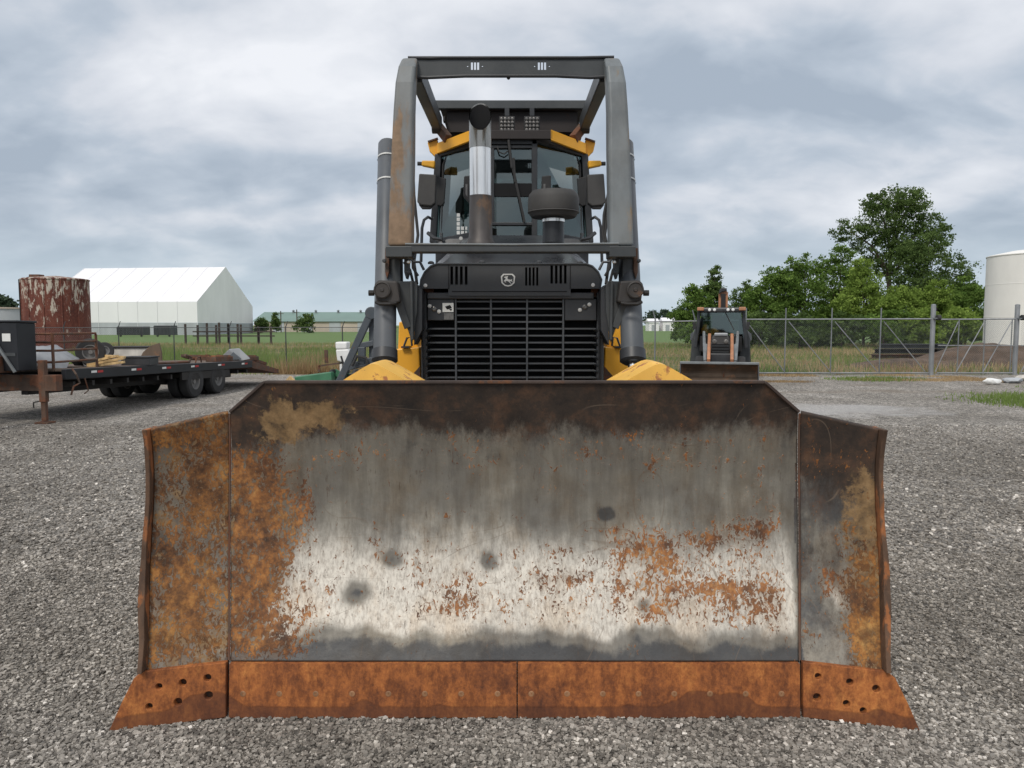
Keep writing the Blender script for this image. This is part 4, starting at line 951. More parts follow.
def tank_mat():
    m, t, b, out = new_mat('rust streaked tank paint'); co = t.coord()
    n = t.noise(t.mapv(co, (1, 1, .32)), 3.6, 9, .70, .3); n2 = t.noise(co, 7, 6, .7); n3 = t.noise(t.mapv(co, (1, 1, .25)), 1.2, 6, .6)
    rc = t.ramp(t.math('ADD', t.math('MULTIPLY', n2, .5), t.math('MULTIPLY', n3, .5)), [(.35, (.055, .016, .012)), (.5, (.125, .033, .021)), (.65, (.20, .065, .04))])
    sp = t.node('ShaderNodeSeparateXYZ'); t.link(co, sp.inputs[0])
    v = t.math('ADD', n, t.math('MULTIPLY', t.math('SUBTRACT', sp.outputs[2], 2.8), .035))
    f = t.step(v, .545, .61); c = t.mix(f, rc, (.50, .44, .37))
    t.put(b.inputs['Base Color'], c); b.inputs['Roughness'].default_value = .8; return m
M['tank'] = tank_mat()

# ================================================================== FOLIAGE
def tri_leaves(centres, sizes, r, droop=0.0, aspect=.55):
    n = len(centres); a = r.normal(0, 1, (n, 3)); a /= np.linalg.norm(a, axis=1, keepdims=True)
    b = np.cross(a, r.normal(0, 1, (n, 3))); b /= np.linalg.norm(b, axis=1, keepdims=True)
    s = sizes[:, None]
    v = np.stack([centres - a*s*.5, centres + b*s*aspect*.5, centres + a*s*.5, centres - b*s*aspect*.5], 1)
    return v.reshape(-1, 3), np.arange(4*n).reshape(n, 4)
def crown(name, blobs, nleaf, size, mat_, parent, seed, dens=1.0):
    """blobs: (x, y, z, rx, ry, rz). twig clumps on and inside every blob, leaves round every clump"""
    r = np.random.default_rng(seed); cs = []; tone = []
    vol = np.array([(b[3]*b[4]*b[5])**.75 for b in blobs]); vol /= vol.sum()
    for b, vv in zip(blobs, vol):
        nl = int(nleaf*vv); k = max(10, int(nl/42))
        u = r.normal(0, 1, (k, 3)); u /= np.linalg.norm(u, axis=1, keepdims=True)
        rad = (.45+.62*r.random(k)**.55)[:, None]
        cc = u*rad*np.array(b[3:6]); cc[:, 2] = np.where(cc[:, 2] < -b[5]*.7, -b[5]*.7*r.random(k), cc[:, 2])
        cr = r.uniform(.10, .24, k)*min(b[3], b[5])+size*.8
        m = nl//k
        l = cc[:, None, :] + r.normal(0, .55, (k, m, 3))*cr[:, None, None]*np.array([1, 1, .62])
        cs.append((l+np.array(b[:3])).reshape(-1, 3))
        tn = np.clip(r.normal(.42, .2, k), 0, 1)
        tone.append((np.repeat(tn, m)+r.normal(0, .16, k*m)))
    C_ = np.concatenate(cs); T_ = np.clip(np.concatenate(tone), 0, 1)
    v, f = tri_leaves(C_, r.uniform(.6, 1.35, len(C_))*size, r)
    return np_obj(name, v, f, mat_, {'rnd': np.repeat(T_, 4)}, origin=tuple(rootloc(parent)), parent=parent)
def tree(name, px, ytop, wpx, D, label, cat, mat_, seed, nleaf=5000, size=.26, ybot=None, shape='round', group=None, trunk=True, lobes=7):
    r = random.Random(seed); x = WX(px, 325, D); h = WZ(ytop, D); wd = wpx/F*D/2; zb = max(0.1, WZ(ybot, D)) if ybot else h*.12
    root = thing(name, (x, D, 0), label, cat, group)
    zc = (h+zb)/2; rz = (h-zb)/2; blobs = [(x, D, zc-rz*.1, wd*.72, wd*.6, rz*.84)]
    for k in range(lobes+4):
        q = (k+.5)/(lobes+4)*1.75-.95; a = r.uniform(0, 6.283); rr_ = math.sqrt(max(.12, 1-max(0, q)**2))*wd*r.uniform(.45, .78)
        s_ = r.uniform(.26, .44)*(1.15 if q < 0 else 1)
        blobs.append((x+math.cos(a)*rr_, D+math.sin(a)*rr_, zc+q*rz*.82, wd*s_, wd*s_, min(rz*.42, wd*s_*.85)))
    blobs.append((x+r.uniform(-.2, .2)*wd, D, h-wd*.30, wd*.36, wd*.34, wd*.30))
    crown('crown', blobs, nleaf, size, M[mat_], root, seed)
    mb = MB(); tr = max(.06, h*.014)
    mb.tube([(x, D, -.1), (x+.02*h*r.uniform(-1, 1), D, h*.25), (x+.03*h*r.uniform(-1, 1), D, h*.55), (x, D, h*.82)], [tr*1.25, tr, tr*.65, tr*.2], 8)
    for b in blobs[1:]:
        mb.tube([(x, D, max(.2, b[2]*.45)), ((x+b[0])/2, (D+b[1])/2, b[2]*.75), (b[0], b[1], b[2])], [tr*.5, tr*.3, tr*.08], 5)
    mb.build('trunk', M['bark'], root, smooth=True)
    return root
GT = 'trees along the far side of the fence'
# tall tree with open crown and its neighbours
D = 74
x0 = lambda px: WX(px, 325, D)
zz_ = lambda y: WZ(y, D)
bt = thing('tree', (x0(893), D, 0), 'tallest tree, with an open dark green crown rising above the hedge', 'tree', GT)
def bl(px, y, rx, rz, dy=0): k = D/F; return (x0(px), D+dy, zz_(y), rx*k, rx*k*.8, rz*k)
crown('crown', [bl(893, 205, 26, 19), bl(880, 222, 24, 20), bl(848, 232, 19, 11), bl(925, 226, 17, 13), bl(940, 233, 13, 8), bl(905, 243, 28, 20), bl(877, 258, 20, 24), bl(862, 246, 12, 10), bl(908, 200, 16, 12), bl(872, 205, 14, 12)], 22000, .23, M['leaf_dark'], bt, 11)
mb = MB(); X0 = x0(889); mb.tube([(X0, D, 0), (X0+.1, D, 3), (X0-.2, D, 6.5), (X0+.1, D, 10), (x0(893), D, 13.4)], [.34, .28, .22, .14, .05], 8)
for (px, y) in ((848, 232), (925, 226), (872, 205), (908, 200), (877, 262), (862, 246), (940, 233)):
    mb.tube([(X0, D, max(4, zz_(y)*.62)), ((X0+x0(px))/2, D, zz_(y)*.88), (x0(px), D, zz_(y))], [.14, .09, .03], 6)
mb.build('trunk', M['bark'], bt, smooth=True)
tree('tree', 925, 229, 84, 70, 'broad very dark tree below and right of the tallest tree', 'tree', 'leaf_dark', 21, 20000, .22, ybot=318, group=GT)
spec = [(694, 283, 44, 66, 'leaf_mid', 5000, 'round mid green tree at the left end of the tree row'),
        (711, 266, 32, 72, 'leaf_dark', 4000, 'slim darker treetop just behind the left end of the tree row'),
        (740, 280, 40, 78, 'leaf_dark', 3000, 'dark narrow tree right behind the small backhoe loader'),
        (772, 266, 58, 70, 'leaf_mid', 6000, 'rounded green tree right of the backhoe cab'),
        (803, 253, 60, 68, 'leaf_mid', 6500, 'leafy tree second right of the backhoe, lower than its right neighbour'),
        (838, 246, 62, 69, 'leaf_mid', 7500, 'broad green tree below the left limb of the tallest tree'),
        (864, 258, 54, 64, 'leaf_light', 5500, 'light green tree in front of the tallest trunk'),
        (900, 284, 60, 62, 'leaf_light', 5500, 'light green bushy tree below the very dark tree'),
        (936, 280, 54, 63, 'leaf_light', 5000, 'bright yellow green tree beside the silo'),
        (966, 277, 50, 66, 'leaf_mid', 5000, 'green tree touching the left side of the white silo'),
        (1030, 285, 70, 78, 'leaf_mid', 4000, 'green tree behind the white silo')]
for i, (px, yt, wp_, D_, m_, nl, lb_) in enumerate(spec):
    tree('tree', px, yt, wp_, D_, lb_, 'tree', m_, 40+i, int(nl*3.2), .21, ybot=346, group=GT)
GB = 'shrubs at the foot of the tree row'
for i, (px, yt, wp_, D_, m_, lb_) in enumerate([(700, 318, 46, 61, 'leaf_mid', 'low shrub under the leftmost trees'), (760, 312, 50, 60, 'leaf_dark', 'dark shrub right of the backhoe cab'), (800, 314, 50, 60, 'leaf_dark', 'dark shrub below the leafy tree, third from the backhoe'),
                                         (842, 312, 50, 60, 'leaf_dark', 'dark shrub below the broad green tree'), (884, 310, 52, 59, 'leaf_mid', 'mid green shrub below the tallest tree'), (925, 308, 46, 58, 'leaf_light', 'light green shrub left of the tall gate post'), (962, 306, 46, 58, 'leaf_light', 'light green shrub between gate post and silo')]):
    tree('shrub', px, yt, wp_, D_, lb_, 'shrub', m_, 70+i, 7500, .20, ybot=348, group=GB, lobes=5)
GF = 'distant trees on the horizon'
for i, (px, yt, wp_, D_, lb_) in enumerate([(652, 310, 16, 260, 'faint distant tree left of the white shed roofs'), (664, 309, 15, 270, 'faint distant tree above the white shed'), (676, 311, 16, 265, 'faint distant tree nearest the row of near trees')]):
    tree('tree', px, yt, wp_, D_, lb_, 'tree', 'leaf_far', 90+i, 1500, .8, ybot=325, group=GF, lobes=4)
for i, (px, yt, wp_, yb_, D_, lb_, m_) in enumerate([(304, 314, 26, 333, 175, 'dark round bush in front of the green roofed shed', 'leaf_dark'), (262, 318, 14, 332, 178, 'small dark bush at the left end of the green roofed shed', 'leaf_dark'), (276, 313, 7, 333, 176, 'narrow dark conifer beside the green roofed shed', 'leaf_dark'),
                                                 (6, 296, 20, 325, 95, 'pale tree at the far left edge behind the low tank', 'leaf_far')]):
    tree('bush' if i < 3 else 'tree', px, yt, wp_, D_, lb_, 'bush' if i < 3 else 'tree', m_, 100+i, 1800, .5, ybot=yb_, lobes=4)

# ---- grass
def blades(n, xr, yr, h0, h1, wd, seed, dens=None, tone=(.45, .25)):
    r = np.random.default_rng(seed); x = r.uniform(*xr, n); y = yr[0]+(yr[1]-yr[0])*r.random(n)**1.3
    if dens is not None:
        k = r.random(n) < dens(x, y); x, y = x[k], y[k]; n = len(x)
    h = r.uniform(h0, h1, n)*(.5+fbm(x*.5, y*.5, seed)); a = r.random(n)*np.pi; w_ = wd*r.uniform(.6, 1.4, n)
    dx, dy = np.cos(a)*w_/2, np.sin(a)*w_/2; lx, ly = r.normal(0, .22, n)*h, r.normal(0, .22, n)*h; z0 = np.zeros(n)
    v = np.stack([np.stack([x-dx, y-dy, z0], 1), np.stack([x+dx, y+dy, z0], 1), np.stack([x+lx, y+ly, h], 1)], 1).reshape(-1, 3)
    t_ = np.clip(r.normal(tone[0], tone[1], n)+(fbm(x*.3, y*.3, seed+5)-.5), 0, 1)
    return v, np.arange(3*n).reshape(n, 3), np.repeat(t_, 3)
def edge(x, y): return y > 28.0+3.0*(fbm(x*.5+50, y*.5, 9)-.5)
hid = lambda x, y: (np.abs(x/y) > .165)
ramp_ = lambda y: sst(27.5, 33, y)
v, f, a = blades(120000, (-46, 48), (28, 75), .08, .34, .035, 31, lambda x, y: hid(x, y)*edge(x, y)*np.where(x > 0, .25+.75*sst(.40, .60, fbm(x*.12, y*.25, 3)), .15+.85*sst(.34, .60, fbm(x*.22, y*.22, 4))))
tag(np_obj('grass', v, f, M['grass_green'], {'rnd': a}), 'green grass and weeds growing over the field behind the fence', 'grass', kind='stuff')
v, f, a = blades(110000, (-46, 48), (29, 75), .08, .36, .030, 32, lambda x, y: hid(x, y)*edge(x, y)*np.where(x > 0, np.maximum(sst(.60, .42, fbm(x*.12, y*.25, 3))*.75, sst(40, 44, y)*sst(62, 52, y)), .15+.6*sst(.45, .6, fbm(x*.2+3, y*.3, 8))))
tag(np_obj('dry_grass', v, f, M['grass_dry'], {'rnd': a}), 'straw coloured dry grass in bands across the field', 'dry grass', kind='stuff')
v, f, a = blades(30000, (-24, -3.5), (29, 44), .18, .75, .030, 33, lambda x, y: edge(x, y)*sst(.46, .64, fbm(x*.55, y*.55, 14))*sst(28, 32, y))
tag(np_obj('tall_weeds', v, f, M['grass_green'], {'rnd': np.clip(a+.15, 0, 1)}), 'tall green weeds behind the flatbed trailer', 'weeds', kind='stuff')
v, f, a = blades(16000, (-9.5, -2.5), (28.5, 36), .15, .65, .03, 34, lambda x, y: sst(.42, .6, fbm(x*.6, y*.6, 15)))
tag(np_obj('brown_weeds', v, f, M['grass_dry'], {'rnd': a*.45}), 'brown dead weeds along the left wire fence', 'weeds', kind='stuff')
pt = lambda x, y: np.maximum.reduce([np.exp(-(((x-12.9)/2.1)**2+((y-18.2)/2.3)**2)), np.exp(-(((x-12.2)/1.6)**2+((y-25.8)/1.0)**2)), .6*np.exp(-(((x-16)/1.6)**2+((y-22.5)/.8)**2))])
v, f, a = blades(60000, (8, 20), (16, 29), .03, .14, .024, 35, lambda x, y: sst(.25, .8, pt(x, y)*(.5+fbm(x*1.6, y*1.6, 17))))
tag(np_obj('grass_patch', v, f, M['grass_green'], {'rnd': np.clip(a+.15, 0, 1)}), 'short bright green grass patches growing through the gravel by the gate', 'grass', kind='stuff')
v, f, a = blades(30000, (5, 16), (24.5, 28.5), .02, .08, .03, 36, lambda x, y: .8*sst(.50, .62, fbm(x*.5, y*.9, 18)))
tag(np_obj('dry_patch', v, f, M['grass_dry'], {'rnd': a}), 'thin straw coloured growth on the gravel before the gate', 'dry grass', kind='stuff')

# ================================================================== FENCES AND GATE
def wire_mesh(p0, p1, z0, z1, pitch=.07, w_=.0034):
    p0, p1 = Vector(p0), Vector(p1); L = (p1-p0).length; d = (p1-p0)/L; h = z1-z0; vs = []; fs = []; n = int((L+h)/pitch)
    nrm = Vector((-d.y, d.x, 0))*w_/2
    for sgn in (1, -1):
        for i in range(n):
            s0 = -h+i*pitch
            a0, a1 = max(0, s0), min(L, s0+h)
            if a1-a0 < .02: continue
            zA, zB = z0+(a0-s0), z0+(a1-s0)
            if sgn < 0: zA, zB = z1-(a0-s0), z1-(a1-s0)
            A, B = p0+d*a0, p0+d*a1; A = Vector((A.x, A.y, zA)); B = Vector((B.x, B.y, zB)); t_ = (B-A).normalized(); u = t_.cross(nrm).normalized()*w_/2
            b = len(vs); vs += [A+u+nrm, A-u+nrm, A-nrm*1.0, B+u+nrm, B-u+nrm, B-nrm]; fs += [(b, b+1, b+4, b+3), (b+1, b+2, b+5, b+4), (b+2, b, b+3, b+5)]
    mb = MB(); mb.v = vs; mb.f = fs; return mb
YFN = 28.2
def gx_(px): return WX(px, 345, YFN)
fe = thing('chain_link_fence', (gx_(660), 30.5, 0), 'low far stretch of chain link fence left of the backhoe loader', 'fence')
Pa, Pb = Vector((gx_(628)*1.07, 31.2, 0)), Vector((gx_(744), YFN+.3, 0))
wire_mesh(Pa, Pb, .08, 1.92).build('wire_mesh', M['galv_dull'], fe)
MB().tube([Pa+Vector((0, 0, 1.95)), Pb+Vector((0, 0, 2.0))], .022, 8).build('top_rail', M['galv'], fe)
for q in (.0, .28, .62, .98): p = Pa.lerp(Pb, q); MB().tube([p, p+Vector((0, 0, 2.05)), p+Vector((-.10, 0, 2.4))], [.03, .03, .02], 8).build('post', M['galv_dull'], fe)
def gate(pxs, px0, px1, label, name, mid=False, thick=None, z1=2.03, diag='fall', dpx=None):
    x0_, x1_ = gx_(px0), gx_(px1); g_ = thing(name, ((x0_+x1_)/2, YFN, 0), label, 'gate' if 'gate' in name else 'fence')
    wire_mesh((x0_, YFN+.03, 0), (x1_, YFN+.03, 0), .10, 1.98).build('wire_mesh', M['galv_dull'], g_)
    MB().tube([(x0_, YFN, z1), (x1_, YFN, z1+.02)], .028, 10).build('top_rail', M['galv'], g_, smooth=True)
    MB().tube([(x0_, YFN, .075), (x1_, YFN, .075)], .028, 10).build('bottom_rail', M['galv'], g_, smooth=True)
    if mid: MB().tube([(x0_, YFN, 1.08), (x1_, YFN, 1.08)], .02, 8).build('mid_rail', M['galv'], g_, smooth=True)
    for p in pxs:
        x = gx_(p); MB().tube([(x, YFN-.005, .05), (x, YFN-.005, 2.45 if not mid else z1)], .024 if not mid else .020, 8).build('upright', M['galv_dull'], g_, smooth=True)
    for a, b_ in dpx: MB().tube([(gx_(a), YFN-.02, z1-.08), (gx_(b_), YFN-.02, .12)], .018, 8).build('brace', M['galv'], g_, smooth=True)
    return g_
gate([745.5, 785, 831, 880], 742, 930, 'wide sliding chain link gate with long sloping braces right of the backhoe', 'sliding_gate', dpx=[(746, 785), (788, 831), (834, 878), (883, 926)])
gate([958, 984, 1011], 938, 1014, 'narrow chain link gate panel with a middle rail in front of the silo', 'sliding_gate', mid=True, dpx=[(957, 936), (983, 957), (1010, 984)])
gate([1046, 1075], 1021, 1100, 'chain link gate panel continuing right of the last tall post', 'sliding_gate', mid=True, dpx=[(1046, 1022), (1074, 1048)])
for (p, lb_) in ((933.5, 'thick galvanised gate post with a black roller, left of the silo'), (1017.5, 'thick galvanised gate post with a black roller, in front of the silo')):
    x = gx_(p); po = thing('gate_post', (x, YFN+.1, 0), lb_, 'gate post', 'thick posts guiding the sliding gate')
    MB().tube([(x, YFN+.1, 0), (x, YFN+.1, 2.55)], .085, 16).build('post', M['galv'], po, smooth=True)
    MB().lathe((x, YFN+.1, 2.55), (0, 0, 1), [(0, .09), (.03, .07), (.045, .02)], 14).build('cap', M['galv_dull'], po, smooth=True)
    MB().lathe((x+.05, YFN-.06, 2.10), (1, 0, 0), [(0, .05), (0, .10), (.12, .10), (.12, .05)], 16).build('roller', M['rubber'], po, smooth=True)
    MB().box((x-.05, YFN-.12, 2.05), (x+.2, YFN+.1, 2.09)).build('bracket', M['galv_dull'], po)
# left wire fence
fl_ = thing('chain_link_fence', (-9, 30, 0), 'low chain link fence across the weeds behind the trailer', 'fence')
A_, B_ = Vector((-22, 30.5, 0)), Vector((-4.3, 29.5, 0))
wire_mesh(A_, B_, .05, 1.70, pitch=.09).build('wire_mesh', M['galv_dull'], fl_)
MB().tube([A_+Vector((0, 0, 1.72)), B_+Vector((0, 0, 1.74))], .013, 8).build('top_rail', M['greybar'], fl_)
for k in range(9): p = A_.lerp(B_, k/8); MB().tube([p, p+Vector((0, 0, 1.75)), p+Vector((.09, 0, 1.98))], [.022, .022, .012], 8).build('post', M['greybar'], fl_)

# ================================================================== WHITE SILO, RUSTY TANK, LOW TANK
xs = WX(1037, 325, 50); s_ = thing('silo', (xs, 50, 0), 'chalky white upright tank with a shallow domed top behind the gate', 'silo')
rs = 2.97; hs_ = WZ(256, 50)
MB().lathe((xs, 50, 0), (0, 0, 1), [(0, rs), (hs_, rs)], 56, caps=False).build('shell', M['silo'], s_, smooth=True)
MB().lathe((xs, 50, hs_-.02), (0, 0, 1), [(0, rs*1.012), (.05, rs*1.012), (.10, rs*.97), (.36, rs*.55), (.48, rs*.2), (.5, .01)], 56, caps=False).build('roof', M['silo'], s_, smooth=True)
for h_ in (2.3, 4.4): MB().lathe((xs, 50, h_), (0, 0, 1), [(0, rs+.004), (.04, rs+.012), (.08, rs+.004)], 56, caps=False).build('weld_ring', M['silo'], s_, smooth=True)
xt, yt_ = WX(57.5, 325, 52), 52; tk = thing('tank', (xt, yt_, 0), 'tall rust red cylindrical tank with peeling cream paint behind the trailer', 'tank')
rt_ = 2.0; ht = WZ(278.5, 50)
MB().lathe((xt, yt_, 0), (0, 0, 1), [(0, rt_), (ht, rt_)], 56).build('shell', M['tank'], tk, smooth=True)
MB().lathe((xt, yt_, ht), (0, 0, 1), [(-.02, rt_+.04), (.05, rt_+.04), (.09, rt_-.05), (.28, .3), (.3, .01)], 56).build('roof', M['tank'], tk, smooth=True)
for k in range(5):
    a = -2.45+k*.52; px_, py_ = xt+(rt_+.01)*math.cos(a), yt_+(rt_+.01)*math.sin(a); MB().box((px_-.03, py_-.03, 0), (px_+.03, py_+.03, ht)).build('seam', M['tank'], tk)
MB().tube([(xt-rt_-.32, yt_-.2, 0), (xt-rt_-.32, yt_-.2, ht+.05), (xt-rt_+.4, yt_-.2, ht+.2), (xt-rt_+.8, yt_-.2, ht+.1)], .05, 8).build('vent_pipe', M['dark_iron'], tk)
MB().box((xt-1.6, yt_-.3, ht+.05), (xt-.9, yt_+.3, ht+.38)).build('hatch', M['brown_iron'], tk, bevel=.03)
xl = WX(2, 325, 66); lt = thing('low_tank', (xl, 66, 0), 'low pale concrete tank at the far left edge', 'tank')
MB().lathe((xl, 66, 0), (0, 0, 1), [(0, 3), (WZ(309, 66), 3)], 40).build('wall', M['wall_grey'], lt, smooth=True)
MB().lathe((xl, 66, WZ(309, 66)-.02), (0, 0, 1), [(0, 3.08), (.12, 3.08), (.12, 2.8)], 40).build('rim', M['wall_beige'], lt, smooth=True)

# ================================================================== FABRIC HALL, SHEDS
hall = thing('fabric_hall', (-74, 155, 0), 'large white fabric covered hall with a steep gable on a grey base wall', 'building')
N0 = W(197, 302, 141); N0 = Vector((N0.x, 141, 0)); zE = WZ(301.5, 141); AP = Vector((WX(225.6, 267, 159), 159, 0)); zA = WZ(267, 159)
FR = Vector((WX(252.5, 306, 178), 178, 0)); Lv = Vector((-31, 4, 0)); zb_ = WZ(322.6, 141)
up = lambda p, z: Vector((p.x, p.y, z))
def slab(pts, off, name, m, par, bevel=0): return MB().prism(pts, off).build(name, m, par, bevel=bevel)
NB = 8
mbR = MB(); vs = []; 
for i in range(NB*6+1):
    q = i/(NB*6); sag = -.16*abs(math.sin(q*NB*math.pi))**.5*0 - .14*(1-abs(math.cos(q*NB*math.pi))); o_ = Lv*q
    for j in range(7):
        k_ = j/6; p = up(N0, zE).lerp(up(AP, zA), k_)+o_; p.z += sag*math.sin(k_*math.pi*.9+.2); vs.append(p)
    for j in range(1, 7):
        k_ = j/6; p = up(AP, zA).lerp(up(FR, zE), k_)+o_; p.z += sag*math.sin((1-k_)*math.pi*.9+.2); vs.append(p)
m_ = 13; mbR.add(vs, [(i*m_+j, i*m_+j+1, (i+1)*m_+j+1, (i+1)*m_+j) for i in range(NB*6) for j in range(m_-1)]); mbR.build('roof', M['fabric_roof'], hall)
slab([up(N0, zb_), up(N0, zE), up(N0+Lv, zE), up(N0+Lv, zb_)], (.02, .2, 0), 'side_curtain', M['fabric_roof'], hall)
slab([up(N0, zb_), up(N0, zE), up(AP, zA), up(FR, zE), up(FR, zb_)], (-.2, .03, 0), 'gable', M['fabric_gable'], hall)
slab([up(N0+Lv, zb_), up(N0+Lv, zE), up(AP+Lv, zA), up(FR+Lv, zE), up(FR+Lv, zb_)], (-.2, .03, 0), 'gable', M['fabric_gable'], hall)
slab([up(N0, 0), up(N0, zb_-.03), up(N0+Lv, zb_-.03), up(N0+Lv, 0)], (.02, .3, 0), 'base_wall', M['wall_grey'], hall)
slab([up(N0, 0), up(N0, zb_-.03), up(FR, zb_-.03), up(FR, 0)], (-.3, .03, 0), 'base_wall', M['wall_grey'], hall)
rb = MB()
for i in range(NB+1): o_ = Lv*(i/NB); rb.tube([up(N0, .2)+o_+Vector((0, -.06, 0)), up(N0, zE)+o_+Vector((0, -.06, 0)), up(AP, zA+.04)+o_], .035, 6)
rb.build('frame_ribs', M['fabric_roof'], hall)
GD = 'dark containers in front of the white hall'
for (a, b_, y0_, lb_) in ((117, 143, 326.5, 'long dark container in front of the white hall'), (154, 171, 325.5, 'short dark container in front of the white hall')):
    xa, xb = WX(a, 330, 120), WX(b_, 330, 120); zt_ = WZ(y0_, 120); c = thing('container', ((xa+xb)/2, 120, 0), lb_, 'container', GD)
    MB().box((xa, 120, .25), (xb, 122.4, zt_)).build('body', M['dozer_black'], c, bevel=.05)
    rb_ = MB(); n = int((xb-xa)/.5)
    for k in range(n+1): x = xa+(xb-xa)*k/n; rb_.box((x-.04, 119.94, .3), (x+.04, 120.0, zt_-.1))
    rb_.build('ribs', M['greybar'], c)
    for x in (xa+.4, xb-.4): MB().lathe((x, 120.2, .14), (0, 1, 0), [(0, .14), (.2, .14)], 10).build('roller', M['dark_iron'], c)
sh_ = thing('shed', (-52, 205, 0), 'long low beige shed with a green roof on the left horizon', 'building')
xa, xb = WX(254, 325, 205), WX(374, 325, 205); z1_, z2_ = WZ(321.5, 205), WZ(316, 205)
MB().box((xa, 205, 0), (xb, 225, z1_)).build('wall', M['wall_beige'], sh_)
MB().prism([(xa-.4, 204.5, z1_), (xa-.4, 215, z2_+1.2), (xa-.4, 225.5, z1_)], (xb-xa+.8, 0, 0)).build('roof', M['roof_green'], sh_)
for k in range(5): x = xa+8+k*6.2; MB().lathe((x, 214, z2_+.9), (0, 0, 1), [(0, .3), (.6, .3), (.6, .5), (.9, .1)], 8).build('vent', M['galv_dull'], sh_)
for k in range(4): x = xa+5+k*7.5; MB().box((x, 204.9, 0), (x+3, 204.96, 2.6)).build('door', M['wall_grey'], sh_)
for (a, b_, yt_, lb_) in ((649, 659, 321.5, 'left of two small white sheds on the right horizon'), (663, 675, 320.5, 'right of two small white sheds on the right horizon')):
    xa, xb = WX(a, 325, 235), WX(b_, 325, 235); z_ = WZ(yt_, 235); c = thing('shed', ((xa+xb)/2, 235, 0), lb_, 'building', 'small white sheds on the right horizon')
    MB().box((xa, 235, 0), (xb, 241, z_-.3)).build('wall', M['fabric_gable'], c); MB().prism([(xa-.2, 234.7, z_-.3), (xa-.2, 238, z_+.9), (xa-.2, 241.3, z_-.3)], (xb-xa+.4, 0, 0)).build('roof', M['fabric_roof'], c)
    MB().box((xa+.8, 234.94, 0), (xa+2.0, 234.99, 1.9)).build('door', M['wall_grey'], c)
for (px, yt_) in ((281, 311), (297, 309.5)):
    x = WX(px, 325, 190); z_ = WZ(yt_, 190); pl_ = thing('utility_pole', (x, 190, 0), 'thin distant pole, %s of two above the green roofed shed' % ('left' if px < 290 else 'right'), 'pole', 'distant poles')
    MB().tube([(x, 190, 0), (x, 190, z_)], .13, 6).build('mast', M['bark'], pl_); MB().box((x-.7, 189.95, z_-.7), (x+.7, 190.05, z_-.58)).build('crossarm', M['bark'], pl_)

# pipe rack of brown posts
pf_ = thing('post_rail_fence', (WX(232, 335, 72), 72, 0), 'brown iron post and rail pen in the weeds before the hall gable', 'fence')
for px, yt_ in ((194, 324), (206, 325), (211, 323), (219, 322.5), (224, 325), (232, 323.5), (236, 325), (245, 324), (248, 324.5), (258, 326), (262, 327), (274, 326)):
    x = WX(px, 335, 72+(px % 3)); MB().box((x-.08, 72, 0), (x+.08, 72.16, WZ(yt_, 72))).build('post', M['post_brown'], pf_)
for z_ in (.75, 1.15): MB().box((WX(193, 335, 72), 71.93, z_), (WX(275, 335, 72), 71.99, z_+.12)).build('rail', M['post_brown'], pf_)

# ================================================================== SOIL MOUND, DEBRIS BY THE GATE
def mound(name, cx, cy, rx, ry, h, m, label, cat, seed, kind=None):
    n = 60; u = np.linspace(-1, 1, n); U, V_ = np.meshgrid(u, u); rr = np.sqrt(U**2+V_**2)+.25*(fbm(U*2+5, V_*2, seed)-.5)
    Z = h*np.clip(np.cos(np.clip(rr, 0, 1)*math.pi/2), 0, 1)**1.1+ (fbm(U*7, V_*7, seed+2)-.5)*h*.28*(rr < .95) - .06
    v = np.stack([cx+U*rx, cy+V_*ry, Z], 2).reshape(-1, 3); idx = np.arange(n*n).reshape(n, n)
    f = np.stack([idx[:-1, :-1], idx[:-1, 1:], idx[1:, 1:], idx[1:, :-1]], -1).reshape(-1, 4)
    return tag(np_obj(name, v, f, m, origin=(cx, cy, 0), smooth=True), label, cat, kind=kind)
mound('soil_mound', WX(993, 350, 36), 36, 4.4, 2.8, 1.0, M['mound'], 'brown heap of soil behind the gate at the foot of the white silo', 'soil heap', 5)
mound('soil_mound', WX(905, 358, 34), 34, 3.2, 1.8, .42, M['mound'], 'low flat strip of bare soil left of the big brown heap', 'soil heap', 6)
bs = thing('steel_beam_stack', (WX(915, 350, 39), 39, 0), 'stack of long dark steel beams lying behind the gate', 'steel beams')
for k, (z_, dy_, m__) in enumerate(((.12, 0, 'brown_iron'), (.38, .1, 'dark_iron'), (.64, .05, 'greybar'))):
    xa, xb = WX(874+k*4, 350, 39), WX(960-k*6, 350, 39); mb = MB(); mb.box((xa, 39+dy_, z_), (xb, 39.5+dy_, z_+.03)); mb.box((xa, 39+dy_, z_+.2), (xb, 39.5+dy_, z_+.23)); mb.box((xa, 39.2+dy_, z_+.03), (xb, 39.26+dy_, z_+.2)); mb.build('beam', M[m__], bs)
def rock(name, c, s, m, label, cat, seed, group=None):
    r = random.Random(seed); bm = bmesh.new(); bmesh.ops.create_icosphere(bm, subdivisions=2, radius=1)
    for v in bm.verts: v.co = Vector((v.co.x*s[0], v.co.y*s[1], v.co.z*s[2]))*(1+r.uniform(-.16, .16))
    me = bpy.data.meshes.new(name); bm.to_mesh(me); bm.free(); me.materials.append(m); o = bpy.data.objects.new(name, me); COL.objects.link(o); o.location = c; return tag(o, label, cat, group)
p = G(992, 384.5); rock('rubble_lump', (p.x, p.y, .10), (.26, .16, .10), M['white'], 'whitish lump of rubble on the gravel before the narrow gate', 'rubble', 3)
p = G(1012, 383); rock('rubble_lump', (p.x, p.y, .08), (.30, .25, .10), M['wall_grey'], 'grey lump of rubble right of the whitish one, before the gate', 'rubble', 4)
p = G(1024, 381); rock('rubble_lump', (p.x, p.y, .10), (.26, .2, .10), M['tub'], 'beige lump of rubble at the right picture edge before the gate', 'rubble', 8)
